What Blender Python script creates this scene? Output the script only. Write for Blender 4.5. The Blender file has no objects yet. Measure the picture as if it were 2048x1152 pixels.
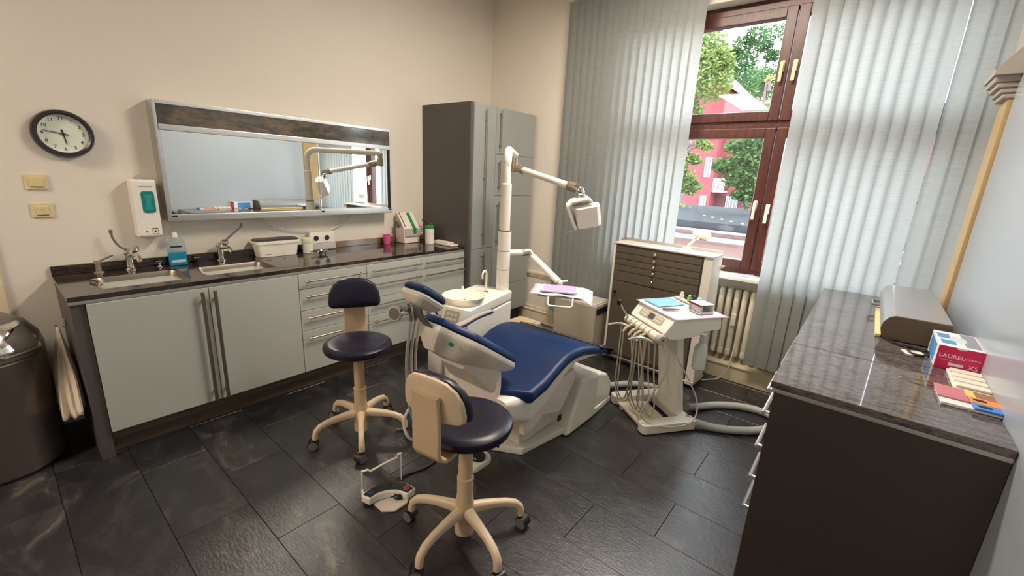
import bpy, bmesh, math, random
from mathutils import Vector, Matrix, Euler
random.seed(7)
PI = math.pi
SC = bpy.context.scene
COL = SC.collection
V = Vector

# ------------------------------------------------------------------ camera
cam_d = bpy.data.cameras.new('camera')
cam = bpy.data.objects.new('camera', cam_d)
COL.objects.link(cam)
SC.camera = cam
yaw, pitch, roll = math.radians(39.00178), math.radians(-14.62038), math.radians(2.83031)
fwd = V((math.cos(yaw)*math.cos(pitch), math.sin(yaw)*math.cos(pitch), math.sin(pitch)))
rt = V((math.sin(yaw), -math.cos(yaw), 0)); up = rt.cross(fwd)
r2 = math.cos(roll)*rt + math.sin(roll)*up
u2 = -math.sin(roll)*rt + math.cos(roll)*up
mw = Matrix((r2, u2, -fwd)).transposed().to_4x4()
mw.translation = V((0, 0, 1.5654))
cam.matrix_world = mw
cam_d.sensor_width = 36
cam_d.lens = 862.765/2048*36
cam_d.clip_start = 0.02
cam_d.clip_end = 300

# ------------------------------------------------------------------ light, exposure
SC.view_settings.view_transform = 'Standard'
SC.view_settings.look = 'None'
SC.view_settings.exposure = 0.11
SC.view_settings.gamma = 1
SC.view_settings.use_curve_mapping = False
world = bpy.data.worlds.new('overcast_sky'); SC.world = world
world.use_nodes = True
wn = world.node_tree.nodes; wl = world.node_tree.links
bg = wn['Background']
wtc = wn.new('ShaderNodeTexCoord'); wsep = wn.new('ShaderNodeSeparateXYZ'); wr = wn.new('ShaderNodeValToRGB')
wl.new(wtc.outputs['Generated'], wsep.inputs[0]); wl.new(wsep.outputs['Z'], wr.inputs[0])
wr.color_ramp.elements[0].position = 0.0; wr.color_ramp.elements[0].color = (0.90, 0.96, 1.0, 1)
wr.color_ramp.elements[1].position = 1.0; wr.color_ramp.elements[1].color = (0.78, 0.89, 1.0, 1)
wl.new(wr.outputs[0], bg.inputs['Color'])
bg.inputs['Strength'].default_value = 11.0

def area_lamp(name, loc, size, power, color, rot=(0, 0, 0)):
    d = bpy.data.lights.new(name, 'AREA'); d.shape = 'RECTANGLE'; d.size, d.size_y = size
    d.energy = power; d.color = color
    o = bpy.data.objects.new(name, d); o.location = loc; o.rotation_euler = rot
    COL.objects.link(o); return o
LAMPS = [((-2.3, 2.4, 3.2), 66, (1.9, .5)), ((2.45, 1.12, 3.2), 74, (.28, 1.2))]
for i, (l, p, sz) in enumerate(LAMPS):
    area_lamp('ceiling_lamp_light', (l[0], l[1], l[2]-.015), sz, p, (1.0, 0.88, 0.76))

# ------------------------------------------------------------------ materials
def lin(c):
    return tuple(((x/255)/12.92 if x/255 <= 0.04045 else ((x/255+0.055)/1.055)**2.4) for x in c) + (1,)
MATS = {}
def nodes_of(m):
    m.use_nodes = True
    return m.node_tree.nodes, m.node_tree.links, m.node_tree.nodes['Principled BSDF']
def M(name, col, rough=0.5, metal=0.0, bump=0.0, bscale=200.0, var=0.0, vscale=6.0, coat=0.0, trans=0.0, emit=0.0, spec=0.5, stretch=None, rvar=0.0):
    """procedural principled material: colour with soft noise variation, roughness variation and fine relief"""
    m = bpy.data.materials.new(name); n, l, b = nodes_of(m)
    c = lin(col)
    b.inputs['Base Color'].default_value = c
    b.inputs['Roughness'].default_value = rough
    b.inputs['Metallic'].default_value = metal
    b.inputs['Specular IOR Level'].default_value = spec
    if coat: b.inputs['Coat Weight'].default_value = coat; b.inputs['Coat Roughness'].default_value = 0.08
    if trans: b.inputs['Transmission Weight'].default_value = trans
    if emit: b.inputs['Emission Color'].default_value = c; b.inputs['Emission Strength'].default_value = emit
    tc = n.new('ShaderNodeTexCoord'); src = tc.outputs['Object']
    if stretch:
        mp = n.new('ShaderNodeMapping'); mp.inputs['Scale'].default_value = stretch
        l.new(src, mp.inputs['Vector']); src = mp.outputs['Vector']
    nz = n.new('ShaderNodeTexNoise'); nz.inputs['Scale'].default_value = vscale; nz.inputs['Detail'].default_value = 5
    l.new(src, nz.inputs['Vector'])
    v = var if var else 0.04
    mr = n.new('ShaderNodeMapRange'); mr.inputs['To Min'].default_value = 1-v; mr.inputs['To Max'].default_value = 1+v
    l.new(nz.outputs['Fac'], mr.inputs['Value'])
    mx = n.new('ShaderNodeMix'); mx.data_type = 'RGBA'; mx.blend_type = 'MULTIPLY'; mx.inputs['Factor'].default_value = 1
    mx.inputs['A'].default_value = c; l.new(mr.outputs[0], mx.inputs['B']); l.new(mx.outputs['Result'], b.inputs['Base Color'])
    if rvar:
        m2 = n.new('ShaderNodeMapRange'); m2.inputs['To Min'].default_value = max(0, rough-rvar); m2.inputs['To Max'].default_value = rough+rvar
        l.new(nz.outputs['Fac'], m2.inputs['Value']); l.new(m2.outputs[0], b.inputs['Roughness'])
    if bump:
        nb = n.new('ShaderNodeTexNoise'); nb.inputs['Scale'].default_value = bscale; nb.inputs['Detail'].default_value = 3
        l.new(src, nb.inputs['Vector'])
        bp = n.new('ShaderNodeBump'); bp.inputs['Strength'].default_value = bump; bp.inputs['Distance'].default_value = 0.002
        l.new(nb.outputs['Fac'], bp.inputs['Height']); l.new(bp.outputs[0], b.inputs['Normal'])
    MATS[name] = m
    return m

def granite(name, cols, rough=0.09, scale=5.0, rot=0.0, stretch=(1, 3.5, 3.5)):
    m = bpy.data.materials.new(name); n, l, b = nodes_of(m)
    tc = n.new('ShaderNodeTexCoord'); mp = n.new('ShaderNodeMapping'); mp.inputs['Scale'].default_value = stretch; mp.inputs['Rotation'].default_value = (0, 0, rot)
    l.new(tc.outputs['Object'], mp.inputs['Vector'])
    n1 = n.new('ShaderNodeTexNoise'); n1.inputs['Scale'].default_value = scale; n1.inputs['Detail'].default_value = 9; n1.inputs['Roughness'].default_value = 0.68; n1.inputs['Distortion'].default_value = 1.1
    n2 = n.new('ShaderNodeTexNoise'); n2.inputs['Scale'].default_value = scale*9; n2.inputs['Detail'].default_value = 6; n2.inputs['Roughness'].default_value = 0.7
    l.new(mp.outputs[0], n1.inputs['Vector']); l.new(mp.outputs[0], n2.inputs['Vector'])
    ad = n.new('ShaderNodeMix'); ad.inputs['Factor'].default_value = 0.38
    l.new(n1.outputs['Fac'], ad.inputs['A']); l.new(n2.outputs['Fac'], ad.inputs['B'])
    r = n.new('ShaderNodeValToRGB')
    pos = [0.30, 0.42, 0.50, 0.57, 0.66]
    r.color_ramp.elements[0].position = pos[0]; r.color_ramp.elements[0].color = lin(cols[0])
    r.color_ramp.elements[1].position = pos[4]; r.color_ramp.elements[1].color = lin(cols[4])
    for p, c in zip(pos[1:4], cols[1:4]):
        e = r.color_ramp.elements.new(p); e.color = lin(c)
    l.new(ad.outputs['Result'], r.inputs[0]); l.new(r.outputs[0], b.inputs['Base Color'])
    b.inputs['Roughness'].default_value = rough; b.inputs['IOR'].default_value = 1.75
    MATS[name] = m

def slate():
    m = bpy.data.materials.new('slate'); n, l, b = nodes_of(m)
    g = n.new('ShaderNodeNewGeometry'); oi = n.new('ShaderNodeObjectInfo')
    off = n.new('ShaderNodeVectorMath'); off.operation = 'MULTIPLY_ADD'
    cmb = n.new('ShaderNodeCombineXYZ')
    for i in range(3): l.new(oi.outputs['Random'], cmb.inputs[i])
    l.new(cmb.outputs[0], off.inputs[0]); off.inputs[1].default_value = (37, 53, 11); l.new(g.outputs['Position'], off.inputs[2])
    mp = n.new('ShaderNodeMapping'); mp.inputs['Scale'].default_value = (1.9, 1.0, 1); l.new(off.outputs[0], mp.inputs['Vector'])
    n1 = n.new('ShaderNodeTexNoise'); n1.inputs['Scale'].default_value = 3.2; n1.inputs['Detail'].default_value = 8; n1.inputs['Roughness'].default_value = 0.66; n1.inputs['Distortion'].default_value = 1.4
    l.new(mp.outputs[0], n1.inputs['Vector'])
    r = n.new('ShaderNodeValToRGB'); e = r.color_ramp.elements
    e[0].position = 0.30; e[0].color = lin((30, 30, 33)); e[1].position = 0.76; e[1].color = lin((112, 105, 97))
    k = e.new(0.50); k.color = lin((38, 37, 40)); k = e.new(0.62); k.color = lin((58, 55, 53))
    l.new(n1.outputs['Fac'], r.inputs[0])
    hs = n.new('ShaderNodeMapRange'); hs.inputs['To Min'].default_value = 0.80; hs.inputs['To Max'].default_value = 1.2
    l.new(oi.outputs['Random'], hs.inputs['Value'])
    mx = n.new('ShaderNodeMix'); mx.data_type = 'RGBA'; mx.blend_type = 'MULTIPLY'; mx.inputs['Factor'].default_value = 1
    l.new(r.outputs[0], mx.inputs['A']); l.new(hs.outputs[0], mx.inputs['B']); l.new(mx.outputs['Result'], b.inputs['Base Color'])
    mp2 = n.new('ShaderNodeMapping'); mp2.inputs['Scale'].default_value = (2.6, 0.9, 1); l.new(off.outputs[0], mp2.inputs['Vector'])
    nb = n.new('ShaderNodeTexNoise'); nb.inputs['Scale'].default_value = 38; nb.inputs['Detail'].default_value = 7; nb.inputs['Roughness'].default_value = 0.62
    l.new(mp2.outputs[0], nb.inputs['Vector'])
    bp = n.new('ShaderNodeBump'); bp.inputs['Strength'].default_value = 0.34; bp.inputs['Distance'].default_value = 0.006
    l.new(nb.outputs['Fac'], bp.inputs['Height']); l.new(bp.outputs[0], b.inputs['Normal'])
    b.inputs['Roughness'].default_value = 0.31
    b.inputs['Specular IOR Level'].default_value = 0.6
    b.inputs['Coat Weight'].default_value = 0.35; b.inputs['Coat Roughness'].default_value = 0.2; l.new(bp.outputs[0], b.inputs['Coat Normal'])
    MATS['slate'] = m

def fabric_blind():
    m = bpy.data.materials.new('blind_fabric'); m.use_nodes = True; n = m.node_tree.nodes; l = m.node_tree.links
    n.clear()
    out = n.new('ShaderNodeOutputMaterial'); mix = n.new('ShaderNodeMixShader'); d = n.new('ShaderNodeBsdfDiffuse'); t = n.new('ShaderNodeBsdfTranslucent')
    tc = n.new('ShaderNodeTexCoord'); mp = n.new('ShaderNodeMapping'); mp.inputs['Scale'].default_value = (3, 3, 90)
    l.new(tc.outputs['Object'], mp.inputs[0])
    nz = n.new('ShaderNodeTexNoise'); nz.inputs['Scale'].default_value = 3; nz.inputs['Detail'].default_value = 4; l.new(mp.outputs[0], nz.inputs['Vector'])
    r = n.new('ShaderNodeValToRGB'); r.color_ramp.elements[0].position = 0.3; r.color_ramp.elements[1].position = 0.7
    r.color_ramp.elements[0].color = lin((136, 140, 137)); r.color_ramp.elements[1].color = lin((154, 158, 154))
    l.new(nz.outputs['Fac'], r.inputs[0])
    l.new(r.outputs[0], d.inputs[0])
    gm = n.new('ShaderNodeMix'); gm.data_type = 'RGBA'; gm.inputs['Factor'].default_value = .55; gm.inputs['B'].default_value = (.8, .84, .84, 1)
    l.new(r.outputs[0], gm.inputs['A']); l.new(gm.outputs['Result'], t.inputs[0])
    mix.inputs[0].default_value = 0.29
    l.new(d.outputs[0], mix.inputs[1]); l.new(t.outputs[0], mix.inputs[2]); l.new(mix.outputs[0], out.inputs[0])
    MATS['blind_fabric'] = m

def thin_glass(name, tint=(1, 1, 1, 1), rough=0.0, refl=0.06):
    m = bpy.data.materials.new(name); m.use_nodes = True; n = m.node_tree.nodes; l = m.node_tree.links
    n.clear()
    out = n.new('ShaderNodeOutputMaterial'); mix = n.new('ShaderNodeMixShader'); t = n.new('ShaderNodeBsdfTransparent'); gl = n.new('ShaderNodeBsdfGlossy')
    lw = n.new('ShaderNodeLayerWeight'); lw.inputs[0].default_value = 0.5
    pw = n.new('ShaderNodeMath'); pw.operation = 'POWER'; pw.inputs[1].default_value = 5; l.new(lw.outputs['Facing'], pw.inputs[0])
    fr = n.new('ShaderNodeMath'); fr.operation = 'MULTIPLY_ADD'; fr.inputs[1].default_value = 0.96; fr.inputs[2].default_value = 0.035; l.new(pw.outputs[0], fr.inputs[0])
    t.inputs[0].default_value = tint; gl.inputs['Roughness'].default_value = rough
    l.new(fr.outputs[0], mix.inputs[0]); l.new(t.outputs[0], mix.inputs[1]); l.new(gl.outputs[0], mix.inputs[2]); l.new(mix.outputs[0], out.inputs[0])
    MATS[name] = m

def leafmat(name, c1, c2):
    m = bpy.data.materials.new(name); m.use_nodes = True; n = m.node_tree.nodes; l = m.node_tree.links
    n.clear()
    out = n.new('ShaderNodeOutputMaterial'); mix = n.new('ShaderNodeMixShader'); d = n.new('ShaderNodeBsdfDiffuse'); t = n.new('ShaderNodeBsdfTranslucent')
    g = n.new('ShaderNodeNewGeometry'); r = n.new('ShaderNodeValToRGB')
    r.color_ramp.elements[0].color = lin(c1); r.color_ramp.elements[1].color = lin(c2)
    l.new(g.outputs['Random Per Island'], r.inputs[0])
    l.new(r.outputs[0], d.inputs[0]); l.new(r.outputs[0], t.inputs[0]); mix.inputs[0].default_value = 0.4
    l.new(d.outputs[0], mix.inputs[1]); l.new(t.outputs[0], mix.inputs[2]); l.new(mix.outputs[0], out.inputs[0])
    MATS[name] = m

def woodmat(name, c1, c2, scale, rough=0.35):
    m = bpy.data.materials.new(name); n, l, b = nodes_of(m)
    tc = n.new('ShaderNodeTexCoord'); mp = n.new('ShaderNodeMapping'); mp.inputs['Scale'].default_value = scale
    l.new(tc.outputs['Object'], mp.inputs[0])
    nz = n.new('ShaderNodeTexNoise'); nz.inputs['Scale'].default_value = 6; nz.inputs['Detail'].default_value = 6; nz.inputs['Distortion'].default_value = 0.8
    l.new(mp.outputs[0], nz.inputs['Vector'])
    r = n.new('ShaderNodeValToRGB'); r.color_ramp.elements[0].position = 0.3; r.color_ramp.elements[1].position = 0.7
    r.color_ramp.elements[0].color = lin(c1); r.color_ramp.elements[1].color = lin(c2)
    l.new(nz.outputs['Fac'], r.inputs[0]); l.new(r.outputs[0], b.inputs['Base Color']); b.inputs['Roughness'].default_value = rough
    MATS[name] = m

M('wall_paint', (228, 219, 205), 0.8, bump=0.35, bscale=260, var=0.02)
M('wall_gloss', (170, 178, 186), 0.22, var=0.02, vscale=2, bump=0.05, bscale=40)
M('pilaster_paint', (180, 154, 108), 0.6, bump=0.2, bscale=120)
M('stucco', (166, 156, 144), 0.7, bump=0.2, bscale=120)
M('ceiling_paint', (236, 230, 220), 0.85)
M('trim_cream', (226, 211, 180), 0.5, bump=0.1)
M('white_paint', (236, 232, 222), 0.45)
M('grout', (70, 67, 66), 0.7)
M('cabinet_front', (184, 186, 178), 0.38, var=0.02, bump=0.06, bscale=900)
M('cabinet_front_tall', (150, 153, 149), 0.3, var=0.02, bump=0.06, bscale=900)
M('anthracite', (84, 79, 76), 0.5, var=0.04, bump=0.05)
M('umber_panel', (56, 49, 45), 0.45, var=0.06, bump=0.05)
M('plinth_brown', (92, 80, 66), 0.35, var=0.08)
M('steel', (150, 139, 124), 0.38, 1.0, stretch=(3, 120, 120), var=0.05, rvar=0.06)
M('alu', (206, 205, 200), 0.32, 1.0, var=0.03)
M('alu_strip', (190, 190, 188), 0.3, 0.7)
M('chrome', (225, 222, 216), 0.08, 1.0)
M('worn_joint', (176, 166, 148), 0.3, 0.75, var=0.1)
M('mirror_glass', (236, 240, 238), 0.0, 1.0, var=0.005)
M('black_plastic', (22, 22, 23), 0.4)
M('dark_gap', (14, 13, 13), 0.7)
M('dark_vinyl', (28, 27, 45), 0.34, bump=0.08, bscale=400, spec=0.4)
M('blue_vinyl', (10, 40, 86), 0.42, bump=0.08, bscale=400, spec=0.3)
M('head_blue', (12, 36, 76), 0.42, bump=0.08, bscale=400, spec=0.35)
M('clear_cover', (60, 62, 66), 0.15, spec=0.6)
M('beige_plastic', (206, 180, 146), 0.38, var=0.03)
M('beige_light', (216, 194, 164), 0.36, var=0.03)
M('caster_grey', (112, 106, 100), 0.45)
M('unit_white', (236, 231, 220), 0.32, var=0.015)
M('unit_shell', (225, 214, 202), 0.4, var=0.03)
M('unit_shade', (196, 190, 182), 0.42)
M('unit_cream', (236, 226, 198), 0.35)
M('porcelain', (246, 238, 218), 0.12, coat=0.4)
M('key_panel', (176, 168, 148), 0.5)
M('key', (214, 208, 192), 0.45)
M('lcd', (78, 82, 80), 0.25)
M('green_label', (16, 140, 96), 0.45)
M('blue_plastic', (42, 70, 160), 0.4)
M('paper_white', (206, 199, 214), 0.7, var=0.03)
M('paper_lilac', (200, 160, 222), 0.6)
M('bib_blue', (120, 178, 208), 0.6, var=0.12, vscale=30)
M('hose_grey', (160, 162, 160), 0.5)
M('hose_line', (196, 188, 172), 0.5)
M('cable_grey', (92, 90, 88), 0.5)
M('cable_white', (214, 210, 200), 0.5)
M('tool_front', (96, 86, 72), 0.42, 0.25, var=0.05)
M('tool_frame', (78, 72, 62), 0.45, 0.2)
M('tool_body', (222, 214, 200), 0.35)
M('tool_top', (214, 204, 194), 0.25)
M('brass', (206, 190, 150), 0.25, 1.0)
M('box_cream', (214, 204, 178), 0.5)
M('box_grey', (178, 168, 148), 0.5, var=0.03)
M('box_yellow', (226, 208, 162), 0.5)
M('radiator', (232, 222, 200), 0.4)
M('bin_body', (104, 94, 88), 0.34, 0.55, var=0.05)
M('bin_lid', (116, 108, 102), 0.3, 0.5)
M('badge_red', (178, 44, 40), 0.5)
M('cloth', (222, 206, 184), 0.9, bump=0.5, bscale=120, var=0.06)
M('switch_cream', (226, 208, 156), 0.4)
M('clock_rim', (52, 44, 48), 0.3)
M('clock_face', (226, 230, 214), 0.5)
M('ink', (20, 20, 22), 0.6)
M('teal_gel', (18, 128, 124), 0.12, var=0.1)
M('teal_light', (44, 150, 148), 0.3)
M('blue_liquid', (30, 150, 196), 0.1, spec=0.6)
M('clear_plastic', (206, 216, 214), 0.15)
M('navy', (22, 44, 96), 0.4)
M('tub_white', (232, 226, 210), 0.35)
M('tub_lid', (62, 60, 56), 0.4)
M('jar_white', (222, 218, 196), 0.45)
M('pink_plastic', (218, 92, 150), 0.35)
M('device_white', (228, 216, 206), 0.4)
M('device_grey', (176, 168, 160), 0.4)
M('device_dark', (112, 110, 106), 0.4)
M('green_tape', (20, 132, 62), 0.5)
M('wipe_white', (232, 226, 214), 0.4)
M('red_plastic', (150, 40, 40), 0.5)
M('box_steel_grey', (150, 150, 152), 0.28, 0.2)
M('box_taupe', (96, 82, 66), 0.5)
M('magenta_card', (206, 24, 92), 0.45)
M('card_white', (228, 226, 224), 0.5)
M('card_blue', (80, 142, 196), 0.5)
M('card_grey', (140, 140, 150), 0.5)
M('tray_white', (230, 222, 206), 0.45)
M('card_pink', (196, 118, 128), 0.5)
M('card_orange', (222, 140, 72), 0.5)
M('card_yellow', (226, 196, 110), 0.5)
M('card_bluebright', (74, 130, 204), 0.5)
M('card_brown', (150, 104, 76), 0.5)
M('gold', (214, 196, 140), 0.25, 1.0)
M('maroon', (124, 34, 50), 0.5)
M('lime', (150, 190, 90), 0.4)
M('yellow_cap', (232, 214, 150), 0.4)
M('button_red', (176, 74, 66), 0.4)
M('button_blue', (48, 72, 88), 0.4)
M('pedal_dark', (48, 52, 54), 0.3)
M('lamp_glow', (255, 236, 210), 0.5, emit=9)
M('house_red', (120, 50, 58), 0.8, var=0.05, vscale=1.0)
M('house_red_shaded', (74, 34, 38), 0.8)
M('house_white', (190, 192, 196), 0.7)
M('house_pane', (70, 80, 84), 0.2)
M('roof_tile', (120, 104, 102), 0.8, var=0.1)
M('flat_roof', (40, 42, 45), 0.9, spec=0.1, var=0.1)
M('fascia_brown', (84, 58, 54), 0.7)
M('gutter_grey', (110, 116, 120), 0.5, 0.3)
M('cream_wall', (200, 190, 164), 0.8)
M('grass_ground', (78, 88, 60), 0.9, var=0.2, vscale=0.5)
M('bark', (86, 70, 70), 0.9, bump=0.4, bscale=20)
granite('granite_dark', [(30, 23, 20), (48, 37, 32), (34, 26, 23), (72, 56, 46), (112, 92, 72)], 0.10, 3.2)
granite('granite_band', [(30, 30, 33), (46, 43, 42), (66, 58, 48), (104, 86, 60), (124, 104, 74)], 0.12, 1.5, stretch=(1.0, 3.5, 2.2))
granite('granite_brown', [(92, 70, 40), (104, 80, 50), (128, 98, 56), (92, 70, 50), (140, 108, 70)], 0.14, 4.0)
granite('granite_right', [(28, 22, 21), (62, 53, 50), (108, 99, 96), (46, 39, 38), (152, 139, 119)], 0.045, 3.0, rot=0.12, stretch=(4.2, 1.0, 3))
slate(); fabric_blind()
thin_glass('window_glass'); thin_glass('clear_bottle', (0.86, 0.92, 0.92, 1), 0.05)
leafmat('leaf_light', (88, 112, 62), (140, 150, 92)); leafmat('leaf_mid', (44, 76, 48), (92, 120, 76)); leafmat('leaf_far', (66, 94, 68), (116, 132, 98)); leafmat('leaf_yellow', (226, 206, 70), (240, 220, 110))
woodmat('window_wood', (66, 30, 22), (98, 50, 36), (1, 8, 8)); woodmat('window_wood_upright', (64, 30, 23), (94, 48, 36), (8, 8, 1))

# ------------------------------------------------------------------ building helpers
ROOT = {}
def thing(name, label, cat, loc=(0, 0, 0), rz=0.0, group=None):
    o = bpy.data.objects.new(name, None); COL.objects.link(o)
    o.location = loc; o.rotation_euler = (0, 0, rz); o.empty_display_size = 0.05
    ROOT[o.name] = Matrix.Translation(V(loc)) @ Matrix.Rotation(rz, 4, 'Z')
    tag(o, label, cat, group); return o
def tag(o, label=None, cat=None, group=None, kind=None):
    if label: o['label'] = label
    if cat: o['category'] = cat
    if group: o['group'] = group
    if kind: o['kind'] = kind
    return o

class B:
    """collects geometry for ONE mesh object; coordinates are world coordinates unless local=True in build"""
    def __init__(s): s.bm = bmesh.new()
    def _add(s, vs, fs):
        bv = [s.bm.verts.new(v) for v in vs]
        for f in fs:
            try: s.bm.faces.new([bv[i] for i in f])
            except ValueError: pass
        return bv
    def box(s, a, b, bev=0.0, seg=2, rot=None, piv=None):
        a, b = V(a), V(b); c = (a+b)/2; h = (b-a)/2
        t = bmesh.new(); bmesh.ops.create_cube(t, size=2)
        for v in t.verts: v.co = V((v.co.x*abs(h.x), v.co.y*abs(h.y), v.co.z*abs(h.z)))
        if bev > 0:
            bmesh.ops.bevel(t, geom=list(t.edges), offset=min(bev, 0.49*2*min(abs(h.x), abs(h.y), abs(h.z))), segments=seg, profile=0.5, affect='EDGES')
        for v in t.verts:
            p = v.co + c
            if rot is not None:
                pv = V(piv) if piv is not None else c
                p = rot @ (p-pv) + pv
            v.co = p
        s._merge(t); return s
    def _merge(s, t):
        t.verts.index_update()
        mp = [s.bm.verts.new(v.co) for v in t.verts]
        for f in t.faces:
            try: s.bm.faces.new([mp[v.index] for v in f.verts])
            except ValueError: pass
        t.free()
    def tube(s, pts, r, n=10, caps=True, up=None):
        pts = [V(p) for p in pts]; rs = r if isinstance(r, (list, tuple)) else [r]*len(pts)
        rings = []; prev = None
        for i, p in enumerate(pts):
            if i == 0: d = pts[1]-p
            elif i == len(pts)-1: d = p-pts[i-1]
            else: d = (pts[i+1]-p).normalized()+(p-pts[i-1]).normalized()
            if d.length < 1e-9: d = V((0, 0, 1))
            d.normalize()
            if prev is None:
                x = d.orthogonal().normalized()
            else:
                x = prev - d*prev.dot(d)
                x = x.normalized() if x.length > 1e-6 else d.orthogonal().normalized()
            prev = x; y = d.cross(x)
            rings.append([s.bm.verts.new(p+rs[i]*(math.cos(2*PI*k/n)*x+math.sin(2*PI*k/n)*y)) for k in range(n)])
        for a, b in zip(rings, rings[1:]):
            for k in range(n): s.bm.faces.new((a[k], a[(k+1) % n], b[(k+1) % n], b[k]))
        if caps:
            s.bm.faces.new(rings[0][::-1]); s.bm.faces.new(rings[-1])
        return s
    def lathe(s, prof, c=(0, 0, 0), n=24, axis=(0, 0, 1), caps=True, sx=1.0, sy=1.0):
        c = V(c); ax = V(axis).normalized()
        q = V((0, 0, 1)).rotation_difference(ax).to_matrix()
        rings = []
        for r, z in prof:
            rings.append([s.bm.verts.new(c+q @ V((r*sx*math.cos(2*PI*k/n), r*sy*math.sin(2*PI*k/n), z))) for k in range(n)])
        for a, b in zip(rings, rings[1:]):
            for k in range(n): s.bm.faces.new((a[k], a[(k+1) % n], b[(k+1) % n], b[k]))
        if caps:
            s.bm.faces.new(rings[0][::-1]); s.bm.faces.new(rings[-1])
        return s
    def loft(s, secs, caps=True, closed=True):
        rings = [[s.bm.verts.new(V(p)) for p in sec] for sec in secs]; n = len(rings[0])
        for a, b in zip(rings, rings[1:]):
            for k in range(n if closed else n-1): s.bm.faces.new((a[k], a[(k+1) % n], b[(k+1) % n], b[k]))
        if caps:
            s.bm.faces.new(rings[0][::-1]); s.bm.faces.new(rings[-1])
        return s
    def prism(s, poly, f, d0, d1, bev=0.0, seg=2):
        """poly: 2D outline; f(u, v, d) -> world"""
        t = bmesh.new(); n = len(poly)
        a = [t.verts.new(V(f(u, v, d0))) for u, v in poly]; b = [t.verts.new(V(f(u, v, d1))) for u, v in poly]
        t.faces.new(a[::-1]); t.faces.new(b)
        for k in range(n): t.faces.new((a[k], a[(k+1) % n], b[(k+1) % n], b[k]))
        bmesh.ops.recalc_face_normals(t, faces=t.faces)
        if bev: bmesh.ops.bevel(t, geom=list(t.edges), offset=bev, segments=seg, profile=0.5, affect='EDGES', clamp_overlap=True)
        s._merge(t); return s
    def pad(s, outline, prof, f):
        """cushion: outline (list of 2D), prof list of (inset, height); f(u, v, w) -> world"""
        n = len(outline); cx = sum(p[0] for p in outline)/n; cy = sum(p[1] for p in outline)/n
        nor = []
        for k in range(n):
            a, b = V(outline[k-1]), V(outline[(k+1) % n]); t = (b-a).normalized(); nor.append(V((t.y, -t.x)))
        area = sum(outline[k][0]*outline[(k+1) % n][1]-outline[(k+1) % n][0]*outline[k][1] for k in range(n))
        sg = 1 if area > 0 else -1
        secs = []
        for ins, h in prof:
            if ins < 0:   # proportional shrink towards the centre
                secs.append([f(cx+(p[0]-cx)*(1+ins), cy+(p[1]-cy)*(1+ins), h) for p in outline])
            else:
                secs.append([f(p[0]-sg*nor[k].x*ins, p[1]-sg*nor[k].y*ins, h) for k, p in enumerate(outline)])
        return s.loft(secs)
    def xf(s, m):
        bmesh.ops.transform(s.bm, matrix=m, verts=s.bm.verts); return s
    def build(s, name, mat, parent=None, label=None, local=False, smooth=35, stuff=False):
        me = bpy.data.meshes.new(name)
        if parent is not None and not local:
            r = parent
            while r.parent is not None: r = r.parent
            m = ROOT.get(r.name)
            if m is not None: bmesh.ops.transform(s.bm, matrix=m.inverted(), verts=s.bm.verts)
        bmesh.ops.recalc_face_normals(s.bm, faces=s.bm.faces)
        s.bm.to_mesh(me); s.bm.free()
        me.materials.append(MATS[mat])
        if smooth:
            for p in me.polygons: p.use_smooth = True
            me.set_sharp_from_angle(angle=math.radians(smooth))
        o = bpy.data.objects.new(name, me); COL.objects.link(o)
        if smooth:
            wnm = o.modifiers.new('weighted_normals', 'WEIGHTED_NORMAL'); wnm.keep_sharp = True
        if parent is not None: o.parent = parent
        if label: o['label'] = label
        if stuff: o['kind'] = 'stuff'
        return o
def fin(o, loc):
    """move the origin of a single-mesh top-level object to loc"""
    o.data.transform(Matrix.Translation(-V(loc))); o.location = loc; return o
def single(b, name, mat, label, cat, loc, group=None, **kw):
    return tag(fin(b.build(name, mat, **kw), loc), label, cat, group)
def struct(b, name, mat, label=None, **kw):
    o = b.build(name, mat, **kw); o['kind'] = 'structure'
    if label: o['label'] = label
    return o
def copy_tree(o, parent=None):
    c = o.copy(); COL.objects.link(c)
    if parent is not None: c.parent = parent
    for ch in list(o.children): copy_tree(ch, c)
    return c
def text(name, s, size, mat, f, parent, ext=0.0006):
    cu = bpy.data.curves.new('text_tmp', 'FONT'); cu.body = s; cu.size = size; cu.align_x = 'CENTER'; cu.align_y = 'CENTER'; cu.extrude = ext; cu.resolution_u = 2
    o = bpy.data.objects.new('text_tmp', cu); COL.objects.link(o)
    dg = bpy.context.evaluated_depsgraph_get()
    me = bpy.data.meshes.new_from_object(o.evaluated_get(dg))
    bpy.data.objects.remove(o); bpy.data.curves.remove(cu)
    b = B(); b.bm.from_mesh(me); bpy.data.meshes.remove(me)
    for v in b.bm.verts: v.co = V(f(v.co.x, v.co.y, v.co.z))
    return b.build(name, mat, parent, smooth=0)
def arc(c, r, a0, a1, n, ax1, ax2):
    c, ax1, ax2 = V(c), V(ax1), V(ax2)
    return [c+r*(math.cos(a0+(a1-a0)*k/n)*ax1+math.sin(a0+(a1-a0)*k/n)*ax2) for k in range(n+1)]
def smooth_path(pts, n=8):
    """Catmull-Rom through pts"""
    P = [V(p) for p in pts]; P = [2*P[0]-P[1]]+P+[2*P[-1]-P[-2]]; out = []
    for i in range(1, len(P)-2):
        a, b, c, d = P[i-1:i+3]
        for k in range(n):
            t = k/n
            out.append(0.5*((2*b)+(c-a)*t+(2*a-5*b+4*c-d)*t*t+(-a+3*b-3*c+d)*t**3))
    out.append(P[-2]); return out
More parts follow.
